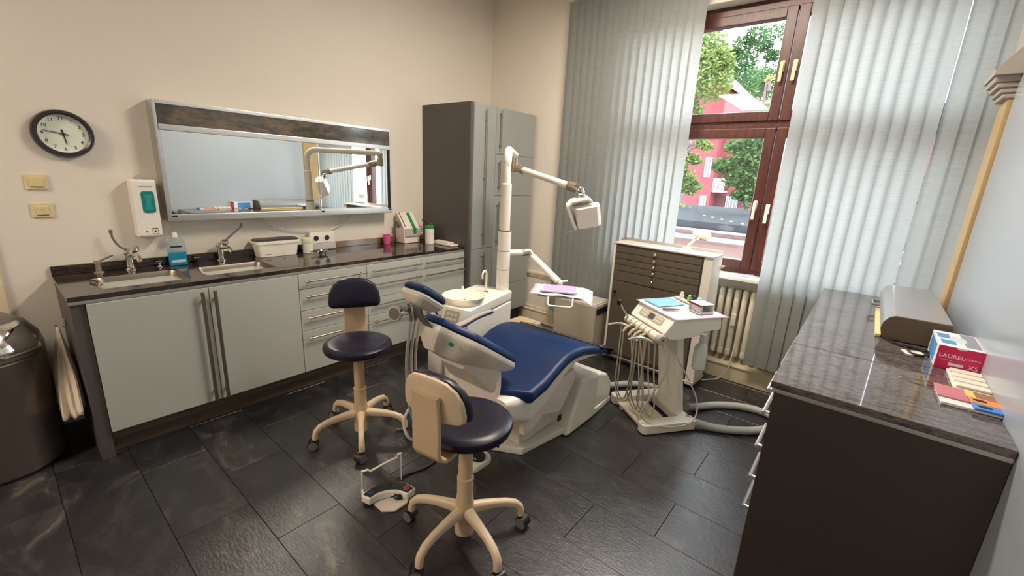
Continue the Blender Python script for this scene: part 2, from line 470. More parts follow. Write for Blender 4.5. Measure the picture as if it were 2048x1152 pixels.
def rrect(w, h, r, n=4):
    """rounded rectangle outline, CCW, centred"""
    out = []
    for cx, cy, a in ((w/2-r, h/2-r, 0), (-w/2+r, h/2-r, PI/2), (-w/2+r, -h/2+r, PI), (w/2-r, -h/2+r, 1.5*PI)):
        for k in range(n+1): out.append((cx+r*math.cos(a+PI/2*k/n), cy+r*math.sin(a+PI/2*k/n)))
    return out

# ------------------------------------------------------------------ THE ROOM
W, L, R, XN, H = 3.469, 3.749, -0.44, -4.2, 3.3
b = B(); b.box((XN-.1, R-.1, -.12), (L+.35, W+.1, -.012)); floor = struct(b, 'floor', 'grout', smooth=0)
# slate floor tiles, half-bond rows running along y
TX, TY = 0.2833, 0.61
tmesh = {}
def tile(x0, x1, y0, y1):
    w, d = round(x1-x0, 4), round(y1-y0, 4)
    key = (w, d)
    if key not in tmesh:
        t = B(); hw, hd, c = w/2-.0009, d/2-.0009, .0012
        t._add([(-hw, -hd, -.012), (hw, -hd, -.012), (hw, hd, -.012), (-hw, hd, -.012), (-hw, -hd, -c), (hw, -hd, -c), (hw, hd, -c), (-hw, hd, -c), (-hw+c, -hd+c, 0), (hw-c, -hd+c, 0), (hw-c, hd-c, 0), (-hw+c, hd-c, 0)],
               [(0, 1, 5, 4), (1, 2, 6, 5), (2, 3, 7, 6), (3, 0, 4, 7), (4, 5, 9, 8), (5, 6, 10, 9), (6, 7, 11, 10), (7, 4, 8, 11), (8, 9, 10, 11)])
        me = bpy.data.meshes.new('tile'); t.bm.to_mesh(me); t.bm.free(); me.materials.append(MATS['slate']); tmesh[key] = me
    o = bpy.data.objects.new('tile', tmesh[key]); o.location = ((x0+x1)/2, (y0+y1)/2, 0); o.parent = floor; COL.objects.link(o)
for k in range(-15, 14):
    x0, x1 = .01+TX*k, .01+TX*(k+1)
    x0, x1 = max(x0, XN), min(x1, L)
    if x1-x0 < .01: continue
    base = .478 if k % 2 == 0 else .782
    for j in range(-4, 7):
        y0, y1 = max(base+TY*j, R), min(base+TY*(j+1), W)
        if y1-y0 > .01: tile(x0, x1, y0, y1)
b = B(); b.box((XN-.1, R-.1, H), (L+.35, W+.1, H+.1)); struct(b, 'ceiling', 'ceiling_paint', smooth=0)
# left wall with a doorway at its near end
b = B(); b.box((-.04, W, 0), (L+.35, W+.12, H)); b.box((XN, W, 0), (-1.02, W+.12, H)); b.box((-1.02, W, 2.1), (-.04, W+.12, H))
struct(b, 'wall_left', 'wall_paint', smooth=0)
b = B(); b.box((-1.02, W+.06, 0), (-.04, W+.10, 2.1), .004); d1 = struct(b, 'door_1', 'black_plastic')
b = B(); b.tube([(-.12, W+.06, 1.02), (-.12, W+.02, 1.02), (-.24, W+.02, 1.02)], .009); b.build('door_handle', 'chrome', d1)
b = B(); b.box((-.045, W-.016, 0), (.002, W+.06, 2.14), .006); b.box((-1.07, W-.016, 0), (-1.02, W+.06, 2.14), .006); b.box((-1.07, W-.016, 2.10), (.002, W+.06, 2.15), .006)
struct(b, 'trim_1', 'trim_cream')
# window wall with a tall recess (radiator niche + window)
WY0, WY1 = -.42, 1.83
b = B(); b.box((L, WY1, 0), (L+.35, W, H)); b.box((L, R-.1, 2.88), (L+.35, WY1, H)); b.box((L, R-.1, 0), (L+.35, WY0, H)); b.box((L+.18, WY0, 0), (L+.35, WY1, .86))
struct(b, 'wall_far', 'wall_paint', smooth=0)
b = B(); b.box((XN, R-.12, 0), (L, R, H)); struct(b, 'wall_right', 'wall_paint', smooth=0)
b = B(); b.box((XN-.12, R-.1, 0), (XN, W+.1, H)); struct(b, 'wall_near', 'wall_paint', smooth=0)
# glossy light panel lining the right wall above the worktop
b = B(); b.box((XN+.02, R, .0), (3.385, R+.012, H-.02), .002); struct(b, 'trim_2', 'wall_gloss', 'glossy pale grey panel lining the right wall')
# pilaster with a moulded capital at the right wall beside the blind
pil = B(); pil.box((3.395, R, 0), (3.60, R+.03, 2.08), .004); p3 = struct(pil, 'trim_3', 'pilaster_paint')
cap = B()
for z0, z1, e in ((2.06, 2.085, .025), (2.085, 2.11, .038), (2.11, 2.135, .055), (2.135, 2.17, .07)):
    cap.box((3.40-e*.6, R, z0), (3.60+e*.3, R+.03+e, z1), .008)
cap.prism([(0, 2.165), (.11, 2.165), (.11, 2.19), (.03, 2.30), (.03, 2.50), (0, 2.50)], lambda u, v, d: (d, R+u, v), 3.33, 3.64)
cap.build('capital', 'stucco', p3)
# baseboard block with a ledge below the window, dado moulding beside the tall cabinet
b = B(); b.box((L-.022, R+.02, 0), (L, 2.86, .125), .004); b.box((L-.03, R+.02, .122), (L+.18, WY1, .137), .004); b.box((L-.03, WY1, .122), (L, 2.86, .137), .004); struct(b, 'baseboard_far', 'trim_cream')
b = B(); b.box((L-.022, 2.43, .53), (L, 3.0, .565), .008); b.box((L-.014, 2.43, .508), (L, 3.0, .53), .006); b.box((L-.008, 2.45, .14), (L, 2.50, .508), .003); b.box((L-.008, 2.50, .14), (L, 2.9, .17), .003)
struct(b, 'trim_4', 'trim_cream')
b = B(); b.box((XN, W-.015, 0), (-1.07, W, .12), .004); struct(b, 'baseboard_left', 'trim_cream')
# window sill
b = B(); b.box((L-.05, WY0+.005, .845), (L+.18, WY1-.005, .875), .006); struct(b, 'trim_5', 'white_paint')
b = B(); b.box((L-.01, .62, .876), (L+.10, .80, .884), .002, rot=Matrix.Rotation(.3, 3, 'Z')); single(b, 'paper_stack', 'paper_white', 'flat white paper lying on the window sill above the radiator', 'paper', (L+.04, .7, .876))

# ------------------------------------------------------------------ window
FX0, FX1 = 3.87, 3.95        # fixed frame depth
b = B()
b.box((FX0, WY0, .88), (FX1, WY1, .935), .004); b.box((FX0, WY0, 2.80), (FX1, WY1, 2.88), .004); b.box((FX0, WY0, 1.985), (FX1, WY1, 2.065), .004)
b.box((FX0, WY0, .93), (FX1, WY0+.05, 2.81), .004); b.box((FX0, WY1-.05, .93), (FX1, WY1, 2.81), .004)
win = struct(b, 'window_1', 'window_wood', smooth=30)
cy = .672
def sash(y0, y1, z0, z1, hy, hz, lab):
    x0, x1 = FX0-.022, FX1-.02
    st = .07
    s = B(); s.box((x0, y0, z0), (x1, y0+st, z1), .006); s.box((x0, y1-st, z0), (x1, y1, z1), .006); s.box((x0, y0+st-.002, z0), (x1, y1-st+.002, z0+.07), .006); s.box((x0, y0+st-.002, z1-.07), (x1, y1-st+.002, z1), .006)
    so = s.build('sash', 'window_wood_upright', win, smooth=30)
    g = B(); g.box((x0+.035, y0+st-.01, z0+.06), (x0+.039, y1-st+.01, z1-.06)); g.build('pane', 'window_glass', so, smooth=0)
    h = B(); h.box((x0-.012, hy-.014, hz-.03), (x0, hy+.014, hz+.045), .004); h.box((x0-.035, hy-.008, hz+.015), (x0-.01, hy+.008, hz+.035), .004); h.box((x0-.04, hy-.011, hz-.10), (x0-.026, hy+.011, hz+.035), .005)
    h.build('window_handle', 'switch_cream' if z0 > 1.9 else 'white_paint', so)
sash(cy+.003, WY1-.04, 2.05, 2.81, .71, 2.41, '')
sash(WY0+.04, cy-.003, 2.05, 2.81, .63, 2.41, '')
sash(cy+.003, WY1-.04, .92, 2.0, .718, 1.42, '')
sash(WY0+.04, cy-.003, .92, 2.0, .63, 1.40, '')

# ------------------------------------------------------------------ vertical blinds
def blind(name, label, y0, y1, n, x, seed, angf, gap=lambda k: 0, z0=.205, z1=3.08):
    rnd = random.Random(seed)
    t = thing(name, label, 'blind', (x, (y0+y1)/2, z0))
    hr = B(); hr.box((x-.02, y1-.02 if y1 < y0 else y0-.02, z1+.01), (x+.02, (y0 if y1 < y0 else y1)+.02, z1+.05), .004); hr.build('head_rail', 'white_paint', t)
    for k in range(n):
        y = y0+(y1-y0)*(k+.5)/n
        a = angf(k)+rnd.uniform(-.03, .03)
        hw = .0445
        v = B(); dx, dy = math.sin(a), math.cos(a)
        cur = .006
        ring = []
        zz = [z0+rnd.uniform(-.004, .004), 1.0, 2.0, z1]
        tw = rnd.uniform(-.04, .04)
        rows = []
        for z in zz:
            aa = a+tw*(z-1.5)/3
            row = []
            for q in (-1, -.5, 0, .5, 1):
                c = cur*(1-q*q)
                row.append(v.bm.verts.new((x+q*hw*math.sin(aa)-c*math.cos(aa), y-gap(k)+q*hw*math.cos(aa)+c*math.sin(aa), z)))
            rows.append(row)
        for r0, r1_ in zip(rows, rows[1:]):
            for q in range(4): v.bm.faces.new((r0[q], r0[q+1], r1_[q+1], r1_[q]))
        v.build('vane', 'blind_fabric', t, smooth=80)
blind('vertical_blind', 'grey green fabric vertical blind hanging left of the open window gap', 2.44, 1.25, 17, 3.655, 3, lambda k: .12 if k < 16 else -.25)
blind('vertical_blind', 'pale blue lit vertical blind hanging right of the window gap', .555, -.41, 13, 3.655, 5, lambda k: .30 if k > 2 else (-.1, .15, .25)[k], lambda k: .014 if k >= 10 else 0)

# ------------------------------------------------------------------ radiator
t = thing('radiator', 'cream column radiator in the niche under the window', 'radiator', (3.83, .7, .137))
for k in range(22):
    y = .25+.058*k
    c = B()
    for xx in (3.795, 3.865):
        c.tube([(xx, y, .22), (xx, y, .72)], .021, 10)
    c.loft([[(3.83+p[0], y+p[1]*.9, z) for p in rrect(.12*s, .046*s, .02*s)] for z, s in ((.68, .8), (.70, 1), (.735, 1), (.755, .7))])
    c.loft([[(3.83+p[0], y+p[1]*.9, z) for p in rrect(.12*s, .046*s, .02*s)] for z, s in ((.19, .7), (.205, 1), (.245, 1), (.26, .8))])
    c.build('radiator_column', 'radiator', t)
for y in (.30, 1.40):
    c = B(); c.box((3.80, y-.02, .137), (3.86, y+.02, .21), .006); c.build('foot', 'radiator', t)
c = B(); c.box((3.758, .69, .46), (3.776, .725, .56), .004); c.box((3.755, .697, .50), (3.76, .718, .53)); c.build('heat_meter', 'white_paint', t)

# ------------------------------------------------------------------ left run of cabinets
CF = 2.878
XL, X1, X3, X4, X5, X6 = .186, .240, 1.262, 1.774, 2.290, 2.800
FT = .020
def bar_handle(parent, p0, p1, r=.006, out=(0, -1, 0), n=2, mat='steel'):
    p0, p1, out = V(p0), V(p1), V(out); h = B()
    h.tube([p0, p1], r, 10)
    for k in range(n):
        q = p0.lerp(p1, .08+.84*k/(n-1)); h.tube([q, q-out*.032], r*.8, 8)
    return h.build('handle', mat, parent)
def front(parent, name, x0, x1, z0, z1, y=CF, mat='cabinet_front'):
    f = B(); f.box((x0+.0018, y-FT, z0+.0018), (x1-.0018, y, z1-.0018), .0015, 1); return f.build(name, mat, parent)
def carcass(parent, x0, x1, mat='cabinet_front', side=None):
    c = B(); c.box((x0+.001, CF+.001, .151), (x1-.001, W-.02, .868)); c.build('body', mat, parent, smooth=0)
    p = B(); p.box((x0+.001, CF+.065, 0), (x1-.001, CF+.085, .1)); p.box((x0+.001, CF+.012, .10), (x1-.001, CF+.085, .15)); p.build('plinth', 'plinth_brown', parent, smooth=0)
t = thing('sink_cabinet', 'pale grey double door sink cabinet with dark end panel beside the bin', 'cabinet', (.72, 3.17, 0))
carcass(t, X1, X3)
e = B(); e.box((XL, CF-.002, 0), (X1-.001, W-.002, .862), .002); e.build('end_panel', 'anthracite', t, 'dark grey end panel')
for x0, x1, hx in ((X1, .752, .713), (.752, X3, .775)):
    d = front(t, 'door', x0, x1, .15, .858); bar_handle(d, (hx, CF-FT-.03, .165), (hx, CF-FT-.03, .84), .010, n=2)
def drawer_cab(label, x0, x1, zs):
    t = thing('drawer_cabinet', label, 'cabinet', ((x0+x1)/2, 3.17, 0), 0, 'drawer cabinets under the dark worktop')
    carcass(t, x0, x1)
    for z0, z1 in zip(zs[1:], zs):
        d = front(t, 'drawer', x0, x1, z0, z1)
        bar_handle(d, (x0+.035, CF-FT-.03, z1-.05), (x1-.012, CF-FT-.03, z1-.05), .006)
drawer_cab('pale grey four drawer cabinet right of the sink doors behind the stool', X3, X4, [.858, .752, .600, .453, .15])
drawer_cab('pale grey four drawer cabinet in the middle of the run', X4, X5, [.858, .753, .590, .452, .15])
drawer_cab('pale grey cabinet of three drawers against the tall cupboard', X5, X6, [.858, .752, .419, .15])
# worktop with two bowl cut-outs
t = thing('worktop', 'dark polished granite worktop with grey front edge along the left wall', 'worktop', (1.49, 3.17, .862))
HOLES = [(.315, .705, 2.965, 3.275), (.785, 1.185, 2.985, 3.25)]
s = B(); xs = [XL-.004, HOLES[0][0], HOLES[0][1], HOLES[1][0], HOLES[1][1], X6]
y0, y1 = CF-.014, W-.001
for i in range(5):
    if i in (1, 3):
        hh = HOLES[i//2]; s.box((xs[i], y0, .876), (xs[i+1], hh[2], .90)); s.box((xs[i], hh[3], .876), (xs[i+1], y1, .90))
    else: s.box((xs[i], y0, .876), (xs[i+1], y1, .90))
bmesh.ops.remove_doubles(s.bm, verts=s.bm.verts, dist=.0002)
s.build('slab', 'granite_dark', t, smooth=0)
s = B(); s.box((XL-.004, y0, .8585), (X6, y0+.02, .8755), .002); s.build('front_strip', 'alu_strip', t)
s = B(); s.box((XL-.004, W-.022, .9005), (1.62, W-.001, .952), .002); s.build('backsplash', 'granite_dark', t)
s = B(); s.box((1.62, W-.022, .9005), (X6-.002, W-.001, .952), .002); s.build('backsplash', 'granite_brown', t, 'brown part of the stone backsplash')
def sink(label, h, rim):
    x0, x1, ya, yb = h
    t = thing('sink_bowl', label, 'sink', ((x0+x1)/2, (ya+yb)/2, .74), 0, 'steel sink bowls in the dark worktop')
    cx, cyy, w, d = (x0+x1)/2, (ya+yb)/2, x1-x0, yb-ya
    bb = B()
    secs = []
    for ow, z, rr in ((.003, .8985, .04), (-.004, .8985, .04), (-.010, .885, .045), (-.018, .84, .05), (-.03, .735, .06), (-.08, .722, .06)):
        secs.append([(cx+p[0], cyy+p[1], z) for p in rrect(w+2*ow, d+2*ow, rr, 5)])
    bb.loft(secs, caps=False); bb.bm.faces.new(bb.bm.verts[-len(secs[0]):])
    bb.build('bowl', 'steel', t)
    dr = B(); dr.lathe([(.03, 0), (.034, .003), (.02, .004), (.018, .001), (.006, .001)], (cx, cyy, .7225), 20); dr.build('drain', 'chrome', t)
    return t
sink('left steel sink bowl in the dark worktop beneath the soap dispenser', HOLES[0], 0)
sink('right steel sink bowl in the dark worktop in front of the white tub', HOLES[1], 0)

# elbow lever taps
def tap(label, x, y, side):
    t = thing('elbow_tap', label, 'tap', (x, y, .90), 0, 'elbow lever taps at the sinks')
    m = B(); m.lathe([(.03, .0), (.03, .006), (.022, .012), (.02, .085), (.026, .10), (.024, .118), (.012, .124)], (x, y, .9), 20); m.build('tap_body', 'chrome', t)
    m = B(); m.tube(smooth_path([(x, y, .985), (x+.01, y-.06, 1.0), (x+.02, y-.12, .998), (x+.022, y-.15, .975)], 6), [.014]*6+[.013]*13, 12); m.build('spout', 'chrome', t)
    m = B(); m.lathe([(.012, 0), (.024, .01), (.024, .03), (.012, .04)], (x+.03*(-side)*-1*0+.028, y-.01, 1.005), 16); m.build('tap_cap', 'chrome', t)
    l = [(x, y, 1.02), (x-.05*side*-1*-1, y, 1.055)] if False else None
    if side < 0: pts = [(x+.005, y, 1.018), (x-.03, y, 1.04), (x-.055, y, 1.085), (x-.062, y, 1.125)]
    else: pts = [(x+.03, y, 1.03), (x+.07, y, 1.065), (x+.115, y, 1.10), (x+.145, y, 1.125)]
    m = B(); m.tube(smooth_path(pts, 6), .006, 10); m.tube([V(pts[-1]), V(pts[-1])+V((0, -.004, .02))], .009, 10); m.build('elbow_lever', 'device_dark', t)
tap('chrome elbow tap with long lever slanting left over the left sink', .515, 3.405, -1)
tap('chrome elbow tap with long lever slanting right over the right sink', .995, 3.405, 1)
m = thing('soap_pump', 'small brass toned soap pump with spout at the left end of the worktop', 'soap pump', (.371, 3.40, .9))
q = B(); q.lathe([(.024, 0), (.024, .006), (.014, .01), (.014, .05), (.018, .055), (.018, .072), (.006, .074)], (.371, 3.40, .9), 16); q.build('pump_body', 'worn_joint', m)
q = B(); q.tube([(.371, 3.40, .965), (.41, 3.39, .985), (.44, 3.38, 1.0)], .005, 8); q.build('spout', 'device_dark', m)
for x, y, lab in ((.655, 3.41, 'small chrome knob on the worktop beside the blue bottle'), (.855, 3.41, 'small chrome knob with black base on the worktop between bottle and right tap')):
    m = thing('waste_knob', lab, 'knob', (x, y, .9), 0, 'waste control knobs behind the sinks')
    q = B(); q.lathe([(.018, 0), (.018, .004), (.007, .007), (.007, .022)], (x, y, .9), 14); q.build('knob_base', 'black_plastic' if x > .8 else 'chrome', m)
    q = B(); q.lathe([(.007, .0), (.016, .006), (.017, .012), (.012, .016)], (x, y, .922), 14); q.build('knob_top', 'chrome', m)
m = thing('overflow_fitting', 'small chrome fitting on the left rim of the left sink bowl', 'fitting', (.318, 3.13, .903))
q = B(); q.tube(smooth_path([(.300, 3.17, .908), (.325, 3.13, .915), (.335, 3.10, .90)], 5), .006, 8); q.build('stem', 'chrome', m)
q = B(); q.lathe([(.006, 0), (.014, .004), (.014, .012), (.006, .016)], (.335, 3.10, .89), 12); q.build('knob', 'chrome', m)

# blue disinfectant bottle
m = thing('disinfectant_bottle', 'clear bottle half full of blue liquid beside the left sink', 'bottle', (.75, 3.395, .9))
def bx(w, d, r, z, c=(.75, 3.395)): return [(c[0]+p[0], c[1]+p[1], z) for p in rrect(w, d, r, 3)]
q = B(); q.loft([bx(.098, .05, .012, .901), bx(.10, .052, .012, .905), bx(.094, .05, .012, 1.045), bx(.07, .042, .015, 1.07), bx(.034, .034, .0168, 1.082)]); q.build('bottle_body', 'clear_bottle', m)
q = B(); q.loft([bx(.093, .045, .012, .903), bx(.095, .047, .012, .908), bx(.092, .046, .012, .985)]); q.build('liquid', 'blue_liquid', m)
q = B(); q.lathe([(.017, 0), (.018, .01), (.014, .032), (.012, .034)], (.75, 3.395, 1.08), 16); q.build('cap', 'white_paint', m)
q = B(); q.box((.712, 3.3672, 1.018), (.775, 3.3682, 1.030)); q.build('label_band', 'navy', m, smooth=0)
q = B(); q.box((.712, 3.3692, .922), (.785, 3.3705, .938)); q.build('label_patch', 'card_white', m, smooth=0)

# white tub with dark lid
m = thing('storage_tub', 'white plastic tub with dark grey lid right of the right sink', 'tub', (1.375, 3.385, .9))
def tb(w, d, z, r=.02): return [(1.352+p[0], 3.387+p[1], z) for p in rrect(w, d, r, 4)]
q = B(); q.loft([tb(.262, .100, .901), tb(.268, .105, .905), tb(.292, .115, .992), tb(.310, .124, .994), tb(.314, .126, 1.012), tb(.308, .122, 1.016)]); q.build('tub_body', 'tub_white', m)
q = B(); q.loft([tb(.304, .118, 1.0165), tb(.300, .116, 1.026), tb(.280, .10, 1.031)]); q.build('lid', 'tub_lid', m)
q = B(); q.box((1.315, 3.322, .991), (1.395, 3.326, 1.014), .002); q.build('clasp', 'tub_white', m)
for xa, xb in ((1.25, 1.293), (1.375, 1.395)):
    q = B(); q.box((xa, 3.3335, .918), (xb, 3.335, .923)); q.build('print_mark', 'ink', m, smooth=0)
# white jar
m = thing('screw_jar', 'cream white jar with screw lid standing next to the white tub', 'jar', (1.572, 3.345, .9))
q = B(); q.lathe([(.036, .001), (.038, .006), (.038, .085), (.034, .09)], (1.572, 3.345, .9), 24); q.build('jar_body', 'jar_white', m)
q = B(); q.lathe([(.042, 0), (.043, .004), (.043, .028), (.038, .034)], (1.572, 3.345, .987), 24); q.build('lid', 'jar_white', m)
# sockets
m = thing('socket_box', 'white surface double socket with two black outlets above the worktop', 'socket', (1.725, 3.45, .955))
q = B(); q.box((1.622, W-.06, .957), (1.830, W-.023, 1.048), .006); q.build('housing', 'unit_white', m)
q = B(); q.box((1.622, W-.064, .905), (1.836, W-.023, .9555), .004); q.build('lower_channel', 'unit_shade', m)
for x in (1.672, 1.762):
    q = B(); q.lathe([(.026, 0), (.026, .003), (.022, .003)], (x, W-.0600, .999), 24, (0, -1, 0)); q.build('socket_ring', 'unit_white', m)
    q = B(); q.lathe([(.021, 0), (.021, .004)], (x, W-.0605, .999), 20, (0, -1, 0)); q.build('outlet', 'black_plastic', m)
# small metal dish
m = thing('metal_dish', 'low round metal dish on small legs in front of the sockets', 'dish', (1.63, 3.24, .9))
q = B(); q.lathe([(.020, .014), (.036, .020), (.038, .030), (.034, .030), (.03, .024), (.01, .022)], (1.63, 3.24, .9), 22, sx=1.2, sy=.8); q.build('dish_bowl', 'chrome', m)
for a in range(3):
    q = B(); q.tube([(1.63+.025*math.cos(a*2.1), 3.24+.016*math.sin(a*2.1), .9), (1.63+.022*math.cos(a*2.1), 3.24+.014*math.sin(a*2.1), .918)], .004, 6); q.build('leg', 'black_plastic', m)
q = B(); q.tube([(1.595, 3.25, .922), (1.55, 3.262, .925)], .004, 8); q.build('dish_handle', 'chrome', m)
# pink cup
m = thing('rinse_cup', 'pink plastic rinse cup with a white stick left of the sealing machine', 'cup', (2.33, 3.40, .9))
q = B(); q.lathe([(.027, .001), (.028, .004), (.036, .082), (.038, .084), (.034, .083), (.026, .006)], (2.33, 3.40, .9), 22); q.build('cup_body', 'pink_plastic', m)
q = B(); q.tube([(2.335, 3.40, .906), (2.375, 3.385, 1.02)], .0035, 6); q.build('stick', 'card_white', m)
# sealing machine
m = thing('sealing_machine', 'white sloped pouch sealing machine with green tape near the tall cupboard', 'machine', (2.54, 3.38, .9))
f = lambda u, v, d: (d, u, v)
q = B(); q.prism([(3.30, .902), (3.44, .902), (3.44, 1.17), (3.425, 1.18), (3.41, 1.17), (3.315, 1.05), (3.305, 1.03)], f, 2.455, 2.635, .006); q.build('machine_body', 'device_white', m)
q = B(); q.prism([(3.292, .965), (3.30, .955), (3.33, .955), (3.33, 1.04), (3.30, 1.035)], f, 2.462, 2.652, .004); q.build('sealing_jaw', 'device_grey', m)
q = B(); q.box((2.56, 3.295, 1.03), (2.59, 3.30, 1.035)); q.prism([(3.405, 1.1745), (3.31, 1.0545), (3.292, 1.04), (3.290, .99), (3.2935, .99), (3.2955, 1.038), (3.313, 1.0525), (3.408, 1.1715)], f, 2.555, 2.585); q.build('tape', 'green_tape', m, 'green tape')
q = B(); q.tube([(2.478, 3.415, 1.178), (2.478, 3.318, 1.058)], .005, 8); q.build('guide_rail', 'device_dark', m)
q = B(); q.lathe([(.012, 0), (.033, .004), (.033, .020), (.028, .026)], (2.455, 3.385, 1.075), 22, (-1, 0, 0)); q.build('dial', 'device_dark', m)
# cables behind machine
q = B()
for i in range(6):
    rr = random.Random(i); p = [(2.66+.02*rr.random(), 3.36+.04*rr.random(), .906+.02*i) for _ in range(1)]
    c = (2.69, 3.37)
    q.tube(smooth_path([(2.645, 3.36, .91+.02*i), (2.68, 3.31+.02*rr.random(), .93+.022*i), (2.735, 3.33+.04*rr.random(), .915+.022*i), (2.70, 3.41, .92+.025*i), (2.655, 3.40, .93+.02*i)], 5), .0035, 6)
q.tube([(2.64, 3.36, .9045), (2.66, 3.36, .9045)], .004, 6)
single(q, 'cable_bundle', 'cable_grey', 'tangle of cables between sealing machine and tall cupboard', 'cable', (2.69, 3.37, .9))
m = thing('pouch_stand', 'small brown and black holder with red cap behind the wipes canister', 'holder', (2.735, 3.27, .9))
q = B(); q.box((2.715, 3.25, .901), (2.765, 3.29, 1.06), .004); q.build('holder_body', 'box_taupe', m)
q = B(); q.lathe([(.018, 0), (.02, .012), (.012, .018)], (2.742, 3.27, 1.06), 14); q.build('cap', 'red_plastic', m)
q = B(); q.tube(smooth_path([(2.73, 3.29, 1.06), (2.70, 3.31, 1.10), (2.68, 3.33, 1.11)], 5), .005, 6); q.build('hook', 'black_plastic', m)
# wipes canister
m = thing('wipes_canister', 'white wipes canister with green lid near the tall cupboard', 'canister', (2.64, 3.165, .9))
q = B(); q.lathe([(.040, .001), (.042, .006), (.042, .145), (.038, .15)], (2.64, 3.165, .9), 26); q.build('can_body', 'wipe_white', m)
q = B(); q.lathe([(.043, 0), (.044, .004), (.043, .022), (.036, .028)], (2.64, 3.165, 1.048), 26); q.build('lid', 'green_tape', m)
q = B(); q.box((2.612, 3.1315, .985), (2.622, 3.1335, 1.01)); q.build('print_mark', 'badge_red', m, smooth=0)
# white tray
m = thing('instrument_tray', 'flat white plastic tray lying against the tall cupboard on the worktop', 'tray', (2.745, 3.08, .9))
q = B(); q.box((2.695, 2.93, .9005), (2.795, 3.215, .916), .006); q.build('tray_base', 'tub_white', m)
q = B(); q.box((2.705, 2.985, .9155), (2.785, 3.20, .930), .007); q.build('tray_lid', 'device_white', m)

# ------------------------------------------------------------------ mirror cabinet
MF = 3.349
m = thing('mirror_cabinet', 'wide aluminium framed mirror cabinet with stone band on the left wall', 'mirror', (1.54, 3.41, 1.187))
x0, x1, z0, z1 = .721, 2.358, 1.187, 1.897
q = B(); q.box((x0, MF, z0), (x0+.018, W, z1), .002); q.box((x1-.012, MF, z0), (x1, W, z1), .002); q.box((x0+.018, MF+.03, z0+.01), (x1-.012, W, z1-.004)); q.build('case', 'alu', m)
q = B(); q.box((x0+.018, MF, z1-.022), (x1-.012, MF+.03, z1), .002); q.build('top_rail', 'alu', m)
q = B(); q.box((x0+.018, MF-.006, 1.728), (x1-.012, MF+.03, 1.762), .003); q.build('middle_rail', 'alu', m)
q = B(); q.box((x0+.018, MF-.006, z0), (x1, MF+.03, z0+.040), .003); q.build('bottom_rail', 'alu', m)
q = B(); q.box((x0+.019, MF+.006, 1.762), (x1-.012, MF+.029, z1-.022)); q.build('stone_inlay', 'granite_band', m, smooth=0)
q = B(); q.box((x0+.026, MF+.014, z0+.040), (1.705, MF+.0285, 1.728)); q.build('mirror_panel', 'mirror_glass', m, smooth=0)
q = B(); q.box((1.705, MF+.008, z0+.040), (x1-.037, MF+.024, 1.728)); q.build('mirror_panel', 'mirror_glass', m, smooth=0)
q = B(); q.box((x0+.018, MF+.010, z0+.04), (x0+.026, MF+.029, 1.728)); q.build('edge_profile', 'alu', m)
q = B(); q.box((1.7005, MF+.006, z0+.028), (x1-.037, MF+.026, z0+.052), .002); q.build('edge_profile', 'alu', m)
q = B(); q.box((x1-.036, MF+.006, z0+.04), (x1-.013, MF+.0285, 1.728)); q.build('dark_gap', 'dark_gap', m, smooth=0)
for xa in (x0+.022, 1.700, x1-.037):
    q = B(); q.box((xa, MF-.0075, z0+.024), (xa+.026, MF-.004, z0+.038), .001); q.build('end_cap', 'black_plastic', m)
q = B(); q.box((1.28, MF+.02, z0-.012), (1.80, MF+.07, z0-.001), .003); q.build('light_strip', 'unit_white', m)
q = B(); q.tube(smooth_path([(1.27, 3.43, 1.186), (1.33, 3.435, 1.13), (1.45, 3.44, 1.085), (1.62, 3.44, 1.065), (1.70, 3.435, 1.055)], 8), .0035, 6)
single(q, 'lamp_cable', 'cable_white', 'thin white cable sagging from mirror cabinet down to the socket', 'cable', (1.5, 3.44, 1.06))
q = B(); q.tube(smooth_path([(1.76, 3.435, 1.052), (1.86, 3.44, 1.075), (1.95, 3.44, 1.115), (2.03, 3.43, 1.186)], 8), .0035, 6)
single(q, 'lamp_cable', 'cable_white', 'thin white cable rising from the socket right to the mirror cabinet', 'cable', (1.9, 3.44, 1.06))

# ------------------------------------------------------------------ clock, switches, soap dispenser
cx, cz, cr = .343, 1.666, .124
m = thing('wall_clock', 'round white wall clock with dark rim on the left wall', 'clock', (cx, W-.02, cz))
def ring(b, c, rin, rout, y0, y1, n=48):
    secs = [[(c[0]+r*math.cos(2*PI*k/n), y, c[1]+r*math.sin(2*PI*k/n)) for k in range(n)] for r, y in ((rout, y0), (rout, (y0+y1)/2), ((rout*.8+rin*.2), y1), ((rout*.35+rin*.65), y1), (rin, y1+.008), (rin, y0))]
    return b.loft(secs, caps=False)
q = B(); ring(q, (cx, cz), .098, cr, W, W-.04); q.build('rim', 'clock_rim', m)
q = B(); q.lathe([(.099, 0), (.099, .006)], (cx, W-.006, cz), 40, (0, -1, 0)); q.build('face', 'clock_face', m)
q = B(); ring(q, (cx, cz), .0955, .099, W-.012, W-.03); q.build('inner_ring', 'chrome', m)
for h in range(1, 13):
    a = PI/2-h*PI/6
    text('numeral', str(h), .024, 'ink', lambda x, y, z, a=a: (cx+.079*math.cos(a)+x, W-.0125-z, cz+.079*math.sin(a)+y), m)
def hand(name, ang, ln, w, yy):
    a = PI/2-math.radians(ang); d = V((math.cos(a), 0, math.sin(a))); n_ = V((-math.sin(a), 0, math.cos(a))); c = V((cx, yy, cz))
    q = B(); pts = [c-d*.022-n_*w, c-d*.022+n_*w, c+d*ln+n_*w*.5, c+d*ln-n_*w*.5]
    q._add([tuple(p) for p in pts]+[tuple(p+V((0, -.001, 0))) for p in pts], [(0, 1, 2, 3), (7, 6, 5, 4), (0, 4, 5, 1), (1, 5, 6, 2), (2, 6, 7, 3), (3, 7, 4, 0)])
    q.build(name, 'ink', m, smooth=0)
